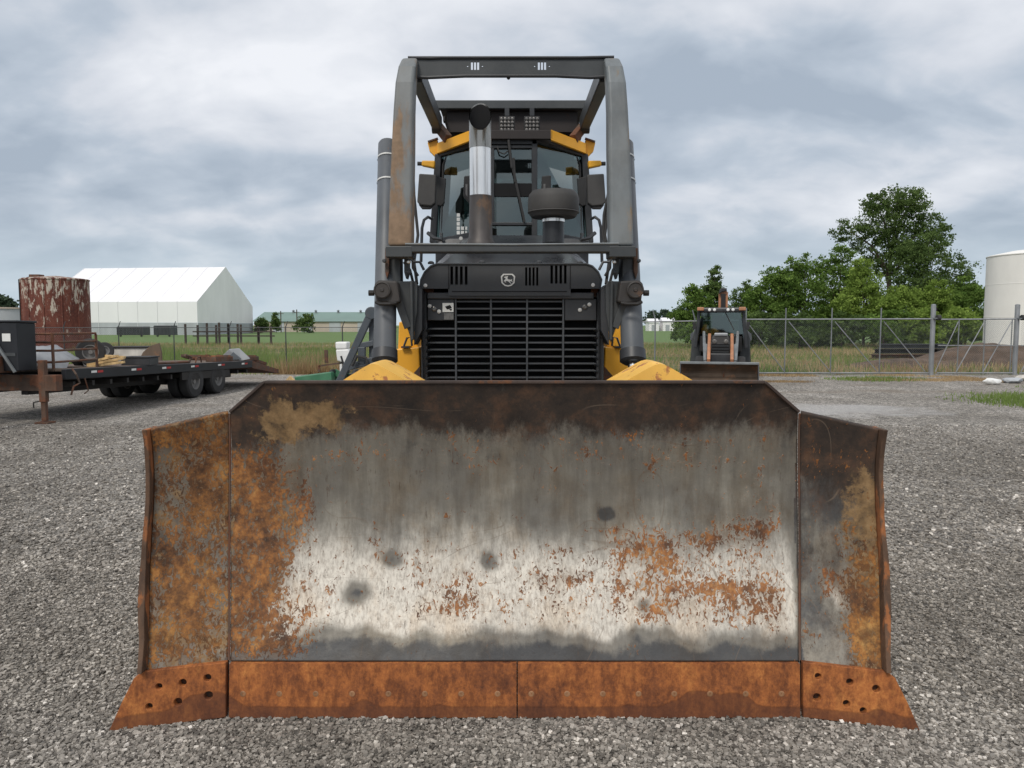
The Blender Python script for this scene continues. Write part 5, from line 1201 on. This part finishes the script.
# ================================================================== wheel helper
def wheel(parent, c, ax, r, w_, name='wheel', rim='rim', lugs=0, rr=.55):
    ax = Vector(ax).normalized(); c = Vector(c); a0 = c-ax*w_/2
    t_ = MB().lathe(a0, ax, [(0, r*rr), (0, r*.90), (w_*.12, r*.985), (w_*.25, r), (w_*.75, r), (w_*.88, r*.985), (w_, r*.90), (w_, r*rr)], 36, caps=False)
    wh = t_.build(name, M['tyre'], parent, smooth=True)
    if lugs:
        lg = MB()
        u = Vector((0, 0, 1)); v = ax.cross(u).normalized()
        for k in range(lugs):
            an = 2*math.pi*k/lugs; rd = (u*math.cos(an)+v*math.sin(an)); tn = (v*math.cos(an)-u*math.sin(an)); sgn = 1 if k % 2 else -1
            lg.beam(c+rd*r*.995+ax*sgn*w_*.48, c+rd*r*1.0+tn*r*.08, r*.09, r*.07, up=rd)
        lg.build('tread', M['tyre'], wh)
    MB().lathe(a0+ax*w_*.02, ax, [(0, r*rr*1.01), (0, r*rr*.86), (w_*.3, r*rr*.78), (w_*.3, r*.16), (w_*.12, r*.15), (w_*.12, .005)], 28, caps=False).build('rim', M[rim], wh, smooth=True)
    MB().lathe(a0+ax*w_*.98, -ax, [(0, r*rr*1.01), (0, r*rr*.86), (w_*.3, r*rr*.78), (w_*.3, r*.16), (w_*.12, r*.15), (w_*.12, .005)], 28, caps=False).build('rim', M[rim], wh, smooth=True)
    return wh

# ================================================================== BACKHOE LOADER
def BX(px, py, Y): return WX(px-207, py, Y)
bh = thing('backhoe_loader', (BX(719, 380, 25), 25, 0), 'small black and faded orange backhoe loader facing the camera with its front bucket down', 'backhoe')
def B(px, py, Y=24.0): return W(px-207, py, Y)
yb = 22.6; x0, x1 = BX(680.5, 370, yb), BX(758, 370, yb); zt = WZ(364, yb)
mb = MB(); n = 10; pr = []
for i in range(n+1):
    q = i/n; pr.append((yb+.62*math.sin(q*math.pi)**.8*(1 if q < .5 else 1)+(.0 if q < .5 else .12*q), .05+(zt-.08)*q))
pr2 = [(yb, .03)]+[(yb+.15+.5*math.sin(math.pi*(.12+.76*q))*1.0, .05+(zt-.05)*q) for q in [i/n for i in range(n+1)]]
vs = [];
for (yy, z_) in pr2: vs += [(x0, yy, z_), (x1, yy, z_)]
for (yy, z_) in pr2: vs += [(x0, yy+.03, z_-.01), (x1, yy+.03, z_-.01)]
m_ = len(pr2); fs = [(2*i, 2*i+1, 2*i+3, 2*i+2) for i in range(m_-1)] + [(2*m_+2*i+2, 2*m_+2*i+3, 2*m_+2*i+1, 2*m_+2*i) for i in range(m_-1)] + [(0, 2*m_, 2*m_+1, 1), (2*m_-2, 2*m_-1, 4*m_-1, 4*m_-2)]
M['bucket'] = paint('worn bucket steel', (.11, .075, .05), .7, var=.35, vscale=2, rust=.4, rustcol=(.17, .095, .055), rscale=3)
bk = mb.add(vs, fs).build('bucket', M['bucket'], bh)
for x in (x0, x1): MB().prism([(x, yb-.02, .03), (x, yb+.16, zt), (x, yb+.3, zt), (x, yb+.66, zt*.5), (x, yb+.3, .03)], (.03 if x == x0 else -.03, 0, 0)).build('side_plate', M['dozer_black'], bk)
MB().box((x0, yb+.14, zt-.02), (x1, yb+.26, zt+.05)).build('bucket_lip', M['galv_dull'], bk, bevel=.01)
MB().box((x0, yb-.05, .02), (x1, yb+.1, .05)).build('cutting_edge', M['brown_iron'], bk)
MB().box(((x0+x1)/2+.12, yb+.60, .1), ((x0+x1)/2+.16, yb+.64, zt)).build('rib', M['brown_iron'], bk)
# bonnet and grille
yh = 24.0
mb = MB(); pts = [(711, 361), (711, 344), (712, 338), (715.5, 334), (725, 334), (728, 338), (729.5, 344), (729.5, 361)]
mb.prism([B(a, c, yh) for a, c in pts], (0, 1.6, .05)); hd = mb.build('bonnet', M['plastic'], bh, bevel=.03)
mb = MB(); mb.prism([B(a, c, yh-.02) for a, c in [(711.5, 361), (711.5, 344), (729, 344), (729, 361)]], (0, .03, 0)); mb.build('grille', M['void'], hd)
mb = MB()
for k in range(5): z_ = WZ(346+k*3, yh); mb.box((BX(712, 350, yh), yh-.04, z_-.01), (BX(728.5, 350, yh), yh-.02, z_+.01))
mb.build('grille_bars', M['greybar'], hd)
for px_ in (714.5, 725.5): MB().lathe(B(px_, 341.5, yh-.01), (0, -1, 0), [(0, .07), (.02, .07), (.03, .04)], 12).build('headlight', M['lens'], hd)
MB().box(tuple(B(714, 336, yh-.03)), tuple(B(727, 333, yh+.4))).build('bonnet_badge_strip', M['galv'], hd, bevel=.02)
MB().box((BX(709, 350, yh), 23.9, .55), (BX(731, 350, yh), 27.6, .95)).build('chassis', M['dozer_black'], bh, bevel=.03)
for sg in (-1, 1):
    sh = lambda x: 720.3+sg*(720.3-x) if sg > 0 else x
    sh = (lambda x: x) if sg < 0 else (lambda x: 1440.6-x)
    MB().beam(B(sh(709.5), 336, 25.2), B(sh(709), 362, 23.3), .10, .20).build('loader_arm', M['orange'], bh, bevel=.02)
    MB().beam(B(sh(704), 333, 25.4), B(sh(705.5), 362, 23.4), .09, .16).build('loader_link', M['galv_dull'], bh, bevel=.02)
    MB().tube([B(sh(706.5), 345, 24.4), B(sh(706), 366, 23.2)], .045, 10).build('bucket_cylinder', M['galv_dull'], bh)
    xw = BX(sh(707), 350, 24.6); wheel(bh, (xw-sg*-.05*0+sg*.20, 24.6, .42), (1, 0, 0), .42, .28)
    xr = BX(sh(699), 350, 27.2); wheel(bh, (xr, 27.2, .70), (1, 0, 0), .70, .44, lugs=26, rr=.5)
    MB().prism([(xr-.27, 26.5, 1.30), (xr-.27, 26.9, 1.55), (xr-.27, 27.6, 1.55), (xr-.27, 28.0, 1.2)], (.54, 0, 0)).build('fender', M['dozer_black'], bh, bevel=.03)
    MB().prism([B(sh(a), c, 26.0) for a, c in [(692, 362), (692, 338), (696, 326), (700, 318), (703, 318), (702, 362)]], (0, .25, 0)).build('side_panel', M['greybar'], bh, bevel=.03)
    MB().beam(B(sh(695), 332, 28.6), B(sh(693), 362, 28.8), .14, .2).build('stabiliser', M['dozer_black'], bh, bevel=.02)
    # cab post, roof lights
    MB().beam(B(sh(699), 310, 25.4), B(sh(696), 348, 25.4), .10, .12).build('cab_post', M['dozer_black'], bh, bevel=.02)
    MB().beam(B(sh(699), 310, 27.2), B(sh(697), 345, 27.2), .10, .12).build('cab_post', M['dozer_black'], bh, bevel=.02)
    MB().box(tuple(B(sh(696.8), 310.5, 25.1)), tuple(B(sh(703.5), 307.2, 25.3))).build('marker_light', M['orange'], bh, bevel=.02)
    for q in (709, 713.8): MB().lathe(B(sh(q), 309.8, 25.14), (0, -1, 0), [(0, .05), (.04, .05), (.06, .03)], 12).build('roof_lamp', M['white'], bh)
    MB().prism([B(sh(702), 312, 25.4), B(sh(698), 345, 25.4), B(sh(698), 345, 27.2), B(sh(702), 312, 27.2)], (.02*sg, 0, 0)).build('side_window', M['glass_dark'], bh)
    MB().prism([B(sh(a), c, 25.2) for a, c in [(692.5, 322), (696, 321.5), (696, 329), (693, 330)]], (0, .05, 0)).build('mirror', M['rubber'], bh, bevel=.01)
MB().prism([B(a, c, 25.38) for a, c in [(702, 312.5), (739, 312.5), (742, 334), (699.5, 334)]], (0, .02, 0)).build('windshield', M['glass'], bh)
MB().box(tuple(B(698, 312.5, 25.2)), (B(743, 307, 25.2).x, 27.5, B(743, 307.5, 25.2).z)).build('cab_roof', M['dozer_black'], bh, bevel=.05)
MB().beam(B(724, 312, 25.33), B(733, 330, 25.33), .03, .03).build('wiper', M['rubber'], bh)
MB().box((BX(700, 340, 25.5), 25.45, .95), (BX(741, 340, 25.5), 27.3, WZ(336, 25.5))).build('cab_base', M['console'], bh, bevel=.03)
MB().box((BX(712, 325, 26.6), 26.5, 1.4), (BX(728, 325, 26.6), 26.75, 2.15)).build('seat', M['seat'], bh, bevel=.06)
mb = MB(); mb.prism([B(a, c, 28.4) for a, c in [(717.5, 312), (717.5, 293), (720, 290), (724, 290), (726.5, 293), (726.5, 312)]], (0, .3, 0)); bo = mb.build('boom', M['orange'], bh, bevel=.03)
mb = MB(); mb.prism([B(a, c, 28.3) for a, c in [(719.8, 312), (719.8, 294), (724.2, 294), (724.2, 312)]], (0, .12, 0)); mb.build('boom_slot', M['dark_iron'], bo)
mb = MB(); mb.prism([B(a, c, 28.25) for a, c in [(717.5, 294), (718.5, 289.5), (721, 288), (725.5, 288.5), (725, 291), (720.5, 292)]], (0, .35, 0)); mb.build('boom_end', M['dozer_black'], bo, bevel=.02)
bh.location = (25*207/F, 25, 0); bh.rotation_euler = (0, 0, -math.atan(207/F))

# ================================================================== FLATBED TRAILER
tr = thing('flatbed_trailer', (-9.3, 18.0, 0), 'long dark gooseneck flatbed trailer with wooden deck and tandem dual wheels', 'trailer')
dv = Vector((.1, 1, 0)).normalized(); lv = Vector((-dv.y, dv.x, 0)); AO = Vector((-8.42, 14.5, 0))
def T(s_, w_, z_): return AO+dv*s_+lv*w_+Vector((0, 0, z_))
def zd(s_): return 1.0-.026*s_
def tbox(s0, s1, w0, w1, z0, z1, name, m, par=tr, bevel=0):
    vs = [T(s_, w_, zd(s_)-1.0+z_) for s_, w_, z_ in ((s0, w0, z0), (s1, w0, z0), (s1, w1, z0), (s0, w1, z0), (s0, w0, z1), (s1, w0, z1), (s1, w1, z1), (s0, w1, z1))]
    return MB().add(vs, [(3,2,1,0),(4,5,6,7),(0,1,5,4),(1,2,6,5),(2,3,7,6),(3,0,4,7)]).build(name, m, par, bevel=bevel)
mb = MB()
for k in range(13):
    w0 = .10+k*.17; vs = [T(s_, w_, zd(s_)+z_) for z_ in (-.045, random.uniform(-.004, .004)) for s_, w_ in ((.05, w0), (8.1, w0), (8.1, w0+.158), (.05, w0+.158))]
    mb.add(vs, [(3,2,1,0),(4,5,6,7),(0,1,5,4),(1,2,6,5),(2,3,7,6),(3,0,4,7)])
mb.build('deck', M['deck_wood'], tr)
sr = tbox(0, 8.2, .0, .09, .80, 1.0, 'side_rail', M['black_box'], bevel=.01)
tbox(0, 8.2, 2.36, 2.44, .80, 1.0, 'side_rail', M['dark_iron'])
mb = MB()
for k in range(14): s_ = .3+k*.58; mb.box((0, 0, 0), (0, 0, 0)) if 0 else mb.beam(T(s_, .05, zd(s_)-.30), T(s_, 2.4, zd(s_)-.30), .07, .10)
mb.build('cross_member', M['dark_iron'], tr)
for w_ in (.62, 1.74): tbox(-.2, 8.0, w_, w_+.14, .52, .86, 'main_beam', M['dark_iron'])
for i, s_ in enumerate((.75, 2.1, 3.3, 4.6, 6.0, 7.4)):
    for k in (0, 1): 
        ss = s_+k*.20; MB().add([T(ss, -.006, zd(ss)-.10), T(ss+.17, -.006, zd(ss)-.10), T(ss+.17, -.006, zd(ss)-.055), T(ss, -.006, zd(ss)-.055), T(ss, -.001, zd(ss)-.10), T(ss+.17, -.001, zd(ss)-.10), T(ss+.17, -.001, zd(ss)-.055), T(ss, -.001, zd(ss)-.055)], [(0,1,2,3),(7,6,5,4),(0,4,5,1),(1,5,6,2),(2,6,7,3),(3,7,4,0)]).build('reflector', M['sticker'] if k == 0 else M['red'], sr)
# dovetail and ramps
mb = MB(); vs = [T(8.1, 0, zd(8.1)), T(8.1, 2.4, zd(8.1)), T(10.0, 2.4, .42), T(10.0, 0, .42), T(8.1, 0, zd(8.1)-.22), T(8.1, 2.4, zd(8.1)-.22), T(10.0, 2.4, .30), T(10.0, 0, .30)]
mb.add(vs, [(0,1,2,3),(7,6,5,4),(0,4,5,1),(1,5,6,2),(2,6,7,3),(3,7,4,0)]).build('dovetail', M['brown_iron'], tr)
for w_ in (.25, 1.35):
    mb = MB(); mb.beam(T(8.0, w_, .93), T(9.6, w_, .62), .08, .08); mb.beam(T(8.0, w_+.75, .93), T(9.6, w_+.75, .62), .08, .08)
    for k in range(6): q = k/5; mb.beam(T(8.0+1.6*q, w_, .93-.31*q), T(8.0+1.6*q, w_+.75, .93-.31*q), .06, .05)
    mb.build('ramp', M['brown_iron'], tr)
for s_ in (4.85, 6.05):
    mb = MB(); mb.beam(T(s_, .2, .39), T(s_, 2.2, .39), .12, .12); ax_ = mb.build('axle', M['dark_iron'], tr)
    for w_ in (.14, .44, 1.96, 2.26): wheel(tr, T(s_, w_, .42), -lv, .42, .25, rr=.50)
    for w_ in (.62, 1.74): MB().beam(T(s_-.45, w_+.07, .50), T(s_+.45, w_+.07, .50), .08, .07).build('leaf_spring', M['dark_iron'], tr)
tbox(4.2, 6.7, .02, .08, .60, .79, 'mud_guard', M['dark_iron'])
# front: cross beam, neck, landing legs, headboard
tbox(-.30, -.12, -.02, 2.46, .60, .90, 'front_beam', M['brown_iron'], bevel=.01)
tbox(-2.6, -.1, .75, .9, .95, 1.25, 'neck_beam', M['brown_iron'], bevel=.01); tbox(-2.6, -.1, 1.5, 1.65, .95, 1.25, 'neck_beam', M['brown_iron'], bevel=.01)
tbox(-2.75, -2.5, .9, 1.5, .35, 1.25, 'coupler', M['brown_iron'], bevel=.02)
for w_ in (.27, 2.2):
    mb = MB(); p = T(-.25, w_, 0); mb.box((p.x-.06, p.y-.06, .40), (p.x+.06, p.y+.06, 1.18)); lg = mb.build('landing_leg', M['brown_iron'], tr, bevel=.008)
    mb = MB(); mb.box((p.x-.042, p.y-.042, .05), (p.x+.042, p.y+.042, .45)); mb.box((p.x-.13, p.y-.12, .0), (p.x+.13, p.y+.12, .03)); mb.build('foot', M['brown_iron'], lg, bevel=.004)
    MB().tube([(p.x-.05, p.y-.08, .42), (p.x-.14, p.y-.10, .40), (p.x-.14, p.y-.1, .30)], .014, 6).build('crank', M['dark_iron'], lg)
mb = MB(); 
for s_ in (0.15,): mb.tube([T(s_, -.03, 1.0), T(s_, -.10, .9), T(s_+.1, -.10, .72), T(s_, -.04, .66), T(s_-.05, -.02, .5)], .018, 6)
mb.tube([T(.5, -.03, .8), T(.55, -.06, .55), T(.45, -.05, .5)], .014, 6); mb.build('hook', M['brown_iron'], tr)
# things on the deck
def dthing(name, s_, w_, label, cat, z_=0, group=None): p = T(s_, w_, zd(s_)+z_); return thing(name, p, label, cat, group)
c = dthing('tool_box', -.35, .95, 'black steel box with a white sticker at the front of the trailer', 'box')
tbox(-.62, -.14, .46, 1.7, .98, 1.86, 'body', M['black_box'], c, .02); tbox(-.64, -.12, .44, 1.72, 1.86, 1.90, 'lid', M['black_box'], c, .01)
tbox(-.632, -.622, .58, .74, 1.52, 1.66, 'sticker', M['sticker'], c); tbox(-.632, -.622, .50, .70, 1.25, 1.31, 'latch', M['greybar'], c)
MB().beam(T(-.66, .50, .98), T(-.66, 1.0, 1.75), .04, .04).build('strap', M['galv_dull'], c)
c = dthing('pipe_rack', .9, .5, 'brown tube rack standing on the trailer deck behind the black box', 'rack')
mb = MB()
for z_ in (.12, .34, .50, .66): mb.tube([T(.15, .35, zd(0)+z_), T(1.5, .38, zd(0)+z_)], .022, 8); mb.tube([T(.15, .35, zd(0)+z_), T(.15, 1.7, zd(0)+z_)], .022, 8)
mb.build('rail', M['brown_iron'], c)
mb = MB()
for s_, w_ in ((.15, .35), (1.5, .38), (.15, 1.0), (.15, 1.7)): mb.tube([T(s_, w_, zd(s_)), T(s_, w_, zd(s_)+.68)], .028, 8)
mb.build('upright', M['brown_iron'], c)
c = dthing('spare_tyre', 1.8, .8, 'worn black tyre standing at the end of the brown tube rack', 'tyre'); wheel(c, T(1.85, .75, zd(1.8)+.30), (.5, -1, .05), .29, .22)
c = dthing('tarpaulin', 1.0, 1.5, 'pale grey tarpaulin heap lying inside the brown tube rack', 'tarpaulin')
bmv = []; nn_ = 26
u = np.linspace(-1, 1, nn_); U, V_ = np.meshgrid(u, u); Zt = .42*np.clip(1-(U**2+V_**2)*.8, 0, 1)**.6*(.7+.6*fbm(U*3+4, V_*3, 2))
cp = T(1.0, 1.3, zd(1)); vv = np.stack([cp.x+U*.75, cp.y+V_*.6, cp.z+Zt], 2).reshape(-1, 3); ix = np.arange(nn_*nn_).reshape(nn_, nn_)
np_obj('cover', vv, np.stack([ix[:-1, :-1], ix[:-1, 1:], ix[1:, 1:], ix[1:, :-1]], -1).reshape(-1, 4), M['galv'], origin=tuple(c.location), parent=c, smooth=True)
r_ = random.Random(5); GL = 'short fresh planks piled on the trailer deck'
lbs = ['pale plank lying lowest in the timber pile, nearest the camera', 'pale plank tilted across the timber pile', 'orange brown plank at the right of the timber pile', 'short thick block on top of the timber pile', 'plank at the far side of the timber pile', 'light splintered plank leaning on the pile']
for k in range(6):
    p = T(1.6+.12*k, .25+.08*k, zd(1.7)+.05+.055*(k % 4)); a = r_.uniform(-.5, .5); L = r_.uniform(.25, .42); dr = Vector((math.cos(a), math.sin(a)*.6, r_.uniform(-.12, .2)))
    o = MB().beam(p-dr*L, p+dr*L, .10, .05).build('timber_plank', M['wood_new'], bevel=.004, origin=p); tag(o, lbs[k], 'plank', GL)
c = dthing('black_crate', 2.9, .3, 'flat black crate on the deck right of the fresh timber', 'crate'); p = T(2.9, .3, zd(2.9))
MB().box((p.x-.32, p.y-.2, p.z), (p.x+.32, p.y+.25, p.z+.17)).build('body', M['dozer_black'], c, bevel=.015); MB().box((p.x-.34, p.y-.22, p.z+.172), (p.x+.34, p.y+.27, p.z+.2)).build('lid', M['rubber'], c, bevel=.01)
c = dthing('chain_binder', 4.3, .2, 'rusty bent bar lying along the edge of the trailer deck', 'bar')
MB().tube([T(3.3, .15, zd(3.3)+.03), T(4.9, .2, zd(4.9)+.03), T(5.0, .2, zd(5)+.15), T(4.7, .2, zd(5)+.22)], .03, 8).build('rod', M['brown_iron'], c)
MB().tube([T(5.2, .2, zd(5.2)), T(5.25, .2, zd(5.2)+.12), T(5.45, .2, zd(5.2)+.15), T(5.5, .2, zd(5.2))], .02, 8).build('ring', M['brown_iron'], c)
c = dthing('wheel_chock', 7.0, .4, 'long brown rusted block on the rear deck above the wheels', 'block'); tbox(6.3, 7.3, .2, .5, 1.0, 1.14, 'body', M['brown_iron'], c, .01); tbox(6.35, 7.25, .25, .45, 1.14, 1.17, 'top_plate', M['edge_rust'], c)
c = dthing('scrap_sheet', 7.9, .6, 'pale crumpled metal sheet standing near the rear of the trailer deck', 'scrap')
p = T(7.7, .4, zd(7.7)); mb = MB(); mb.prism([p+Vector((-.45, 0, 0)), p+Vector((-.1, 0, .32)), p+Vector((.15, .1, .34)), p+Vector((.45, .1, .05)), p+Vector((.2, .05, .0))], (0, .03, .02)); mb.build('sheet', M['galv'], c)
mb = MB(); mb.prism([p+Vector((-.15, -.1, .02)), p+Vector((.02, -.05, .24)), p+Vector((.25, -.05, .05))], (0, .03, .02)); mb.build('flap', M['tractor_frame'], c)
c = dthing('steel_block', 8.4, .4, 'reddish brown steel block at the top of the trailer ramp', 'block'); tbox(8.0, 8.9, .15, .45, 1.0, 1.12, 'body', M['brown_iron'], c, .01); tbox(8.05, 8.85, .2, .4, 1.12, 1.15, 'top_plate', M['edge_rust'], c)
# behind the trailer
xa, xb = WX(108, 355, 27), WX(146, 355, 27); c = thing('water_trough', ((xa+xb)/2, 27, 0), 'dirty white rectangular tub behind the trailer', 'tub')
mb = MB(); zt_ = WZ(348, 27); mb.prism([(xa+.1, 27, .35), (xb-.1, 27, .35), (xb, 27, zt_), (xa, 27, zt_)], (0, .9, 0)); mb.build('body', M['tub'], c, bevel=.03)
MB().box((xa-.03, 26.95, zt_), (xb+.03, 27.95, zt_+.05)).build('rim', M['dark_iron'], c, bevel=.01); mb = MB()
for x in (xa+.2, xb-.25): mb.box((x, 27.1, 0), (x+.08, 27.8, .36))
mb.build('leg', M['brown_iron'], c)
p = [W(a, b_, 25) for a, b_ in [(137, 363), (143, 352), (150, 346), (159, 343), (161.5, 352), (162, 363)]]
c = thing('steel_plate', (p[0].x+.4, 25, 0), 'brown rusted plate with a sloping top standing between trailer and white tub', 'plate')
MB().prism([Vector((q.x, q.y, q.z)) for q in p]+[Vector((p[-1].x, 25, 0)), Vector((p[0].x, 25, 0))], (0, .06, 0)).build('plate', M['bucket'], c, bevel=.01); MB().box((p[0].x, 25.06, .1), (p[-1].x, 25.5, .16)).build('foot', M['bucket'], c)
GP = 'old tyres lying behind the trailer'
for k, (px_, py_, lb_) in enumerate(((99, 355, 'old tyre lying behind the trailer, left of two'), (104.5, 351, 'old tyre propped behind the trailer, right of two'))):
    p = W(px_, py_, 26.5); c = thing('old_tyre', (p.x, p.y, 0), lb_, 'tyre', GP); wheel(c, (p.x, p.y, p.z), (.5, -1, .2), .30, .2); MB().box((p.x-.15, p.y-.1, 0), (p.x+.15, p.y+.2, p.z-.24)).build('block', M['brown_iron'], c)

# ================================================================== PLANTER AND GREY FRAME LEFT OF THE BULLDOZER
pl = thing('crop_planter', (WX(325, 380, 22.5), 22.5, 0), 'green farm planter with white seed hoppers behind the blade, left of the bulldozer', 'planter')
def L_(px, py, Y=22.5): return W(px, py, Y)
MB().prism([L_(a, b_, 22) for a, b_ in [(294, 377), (331, 372), (332, 384), (297, 386)]], (0, .45, 0)).build('toolbar', M['green_paint'], pl, bevel=.02)
MB().beam(L_(288, 378), L_(296, 386), .12, .2).build('drawbar_end', M['wood_new'], pl, bevel=.02)
hb = MB(); hb.prism([L_(a, b_, 22.4) for a, b_ in [(335.5, 349.5), (348, 349), (351, 355), (348, 364), (337, 361)]], (0, .5, 0)); hb.build('hopper', M['white'], pl, bevel=.04)
hb = MB(); hb.prism([L_(a, b_, 22.4) for a, b_ in [(335, 342), (347, 342), (346.5, 349), (335.5, 349.4)]], (0, .5, 0)); hb.build('hopper_lid', M['white'], pl, bevel=.04)
MB().beam(L_(341, 362), L_(341, 376), .06, .06).build('stem', M['white'], pl)
for px_ in (333, 345, 356): wheel(pl, L_(px_, 378, 22.2+.2*(px_ % 2)), (1, -.25, 0), .26, .10, 'press_wheel', 'green_paint')
mb = MB(); mb.beam(L_(319, 366), L_(348, 362), .06, .05); mb.beam(L_(319, 361.5+4), L_(319, 372), .06, .06); mb.beam(L_(326, 350), L_(326.5, 363), .09, .09); mb.beam(L_(348, 362), L_(360, 375), .06, .06); mb.build('marker_frame', M['brown_iron'], pl)
MB().tube([L_(341, 356, 22.1), L_(344, 366, 22.1), L_(350, 372, 22.1)], .03, 8).build('seed_tube', M['rubber'], pl)
mb = MB(); mb.beam(L_(333, 374), L_(372, 378), .12, .12); mb.beam(L_(335, 370), L_(360, 384), .06, .08); mb.build('row_unit', M['green_paint'], pl)
gf_ = thing('implement_stand', (WX(352, 380, 11), 11, 0), 'blue grey welded steel frame with a slanting bar, just left of the lift cylinder', 'frame')
def K(px, py, Y=11): return W(px, py, Y)
mb = MB(); mb.beam(K(336, 390), K(371, 313), .09, .10); mb.build('slanting_bar', M['tractor_frame'], gf_, bevel=.01)
mb = MB(); mb.beam(K(374, 308, 11.1), K(374, 420, 11.1), .13, .10); mb.build('upright', M['tractor_frame'], gf_, bevel=.01)
mb = MB(); mb.beam(K(345, 368), K(374, 360), .08, .10); mb.beam(K(358, 346), K(374, 343), .07, .08); mb.beam(K(362, 347), K(362, 364), .10, .10); mb.build('crossbar', M['tractor_frame'], gf_, bevel=.01)
mb = MB(); mb.lathe(K(371, 313, 10.95), (0, 1, 0), [(0, .09), (.2, .09)], 16); mb.build('pivot', M['tractor_frame'], gf_, bevel=.01)
mb = MB(); mb.box(tuple(K(347, 382)), tuple(K(378, 372, 11.5))); mb.build('motor_block', M['dark_iron'], gf_, bevel=.02)
p = K(336, 390); mb = MB(); mb.box((p.x-.1, 10.7, 0), (WX(376, 400, 11), 11.5, .5)); mb.build('base', M['tractor_frame'], gf_, bevel=.02)
MB().tube([K(352, 366, 10.9), K(357, 356, 10.9), K(366, 358, 10.9), K(368, 368, 10.9)], .022, 8).build('hose', M['rubber'], gf_, smooth=True)
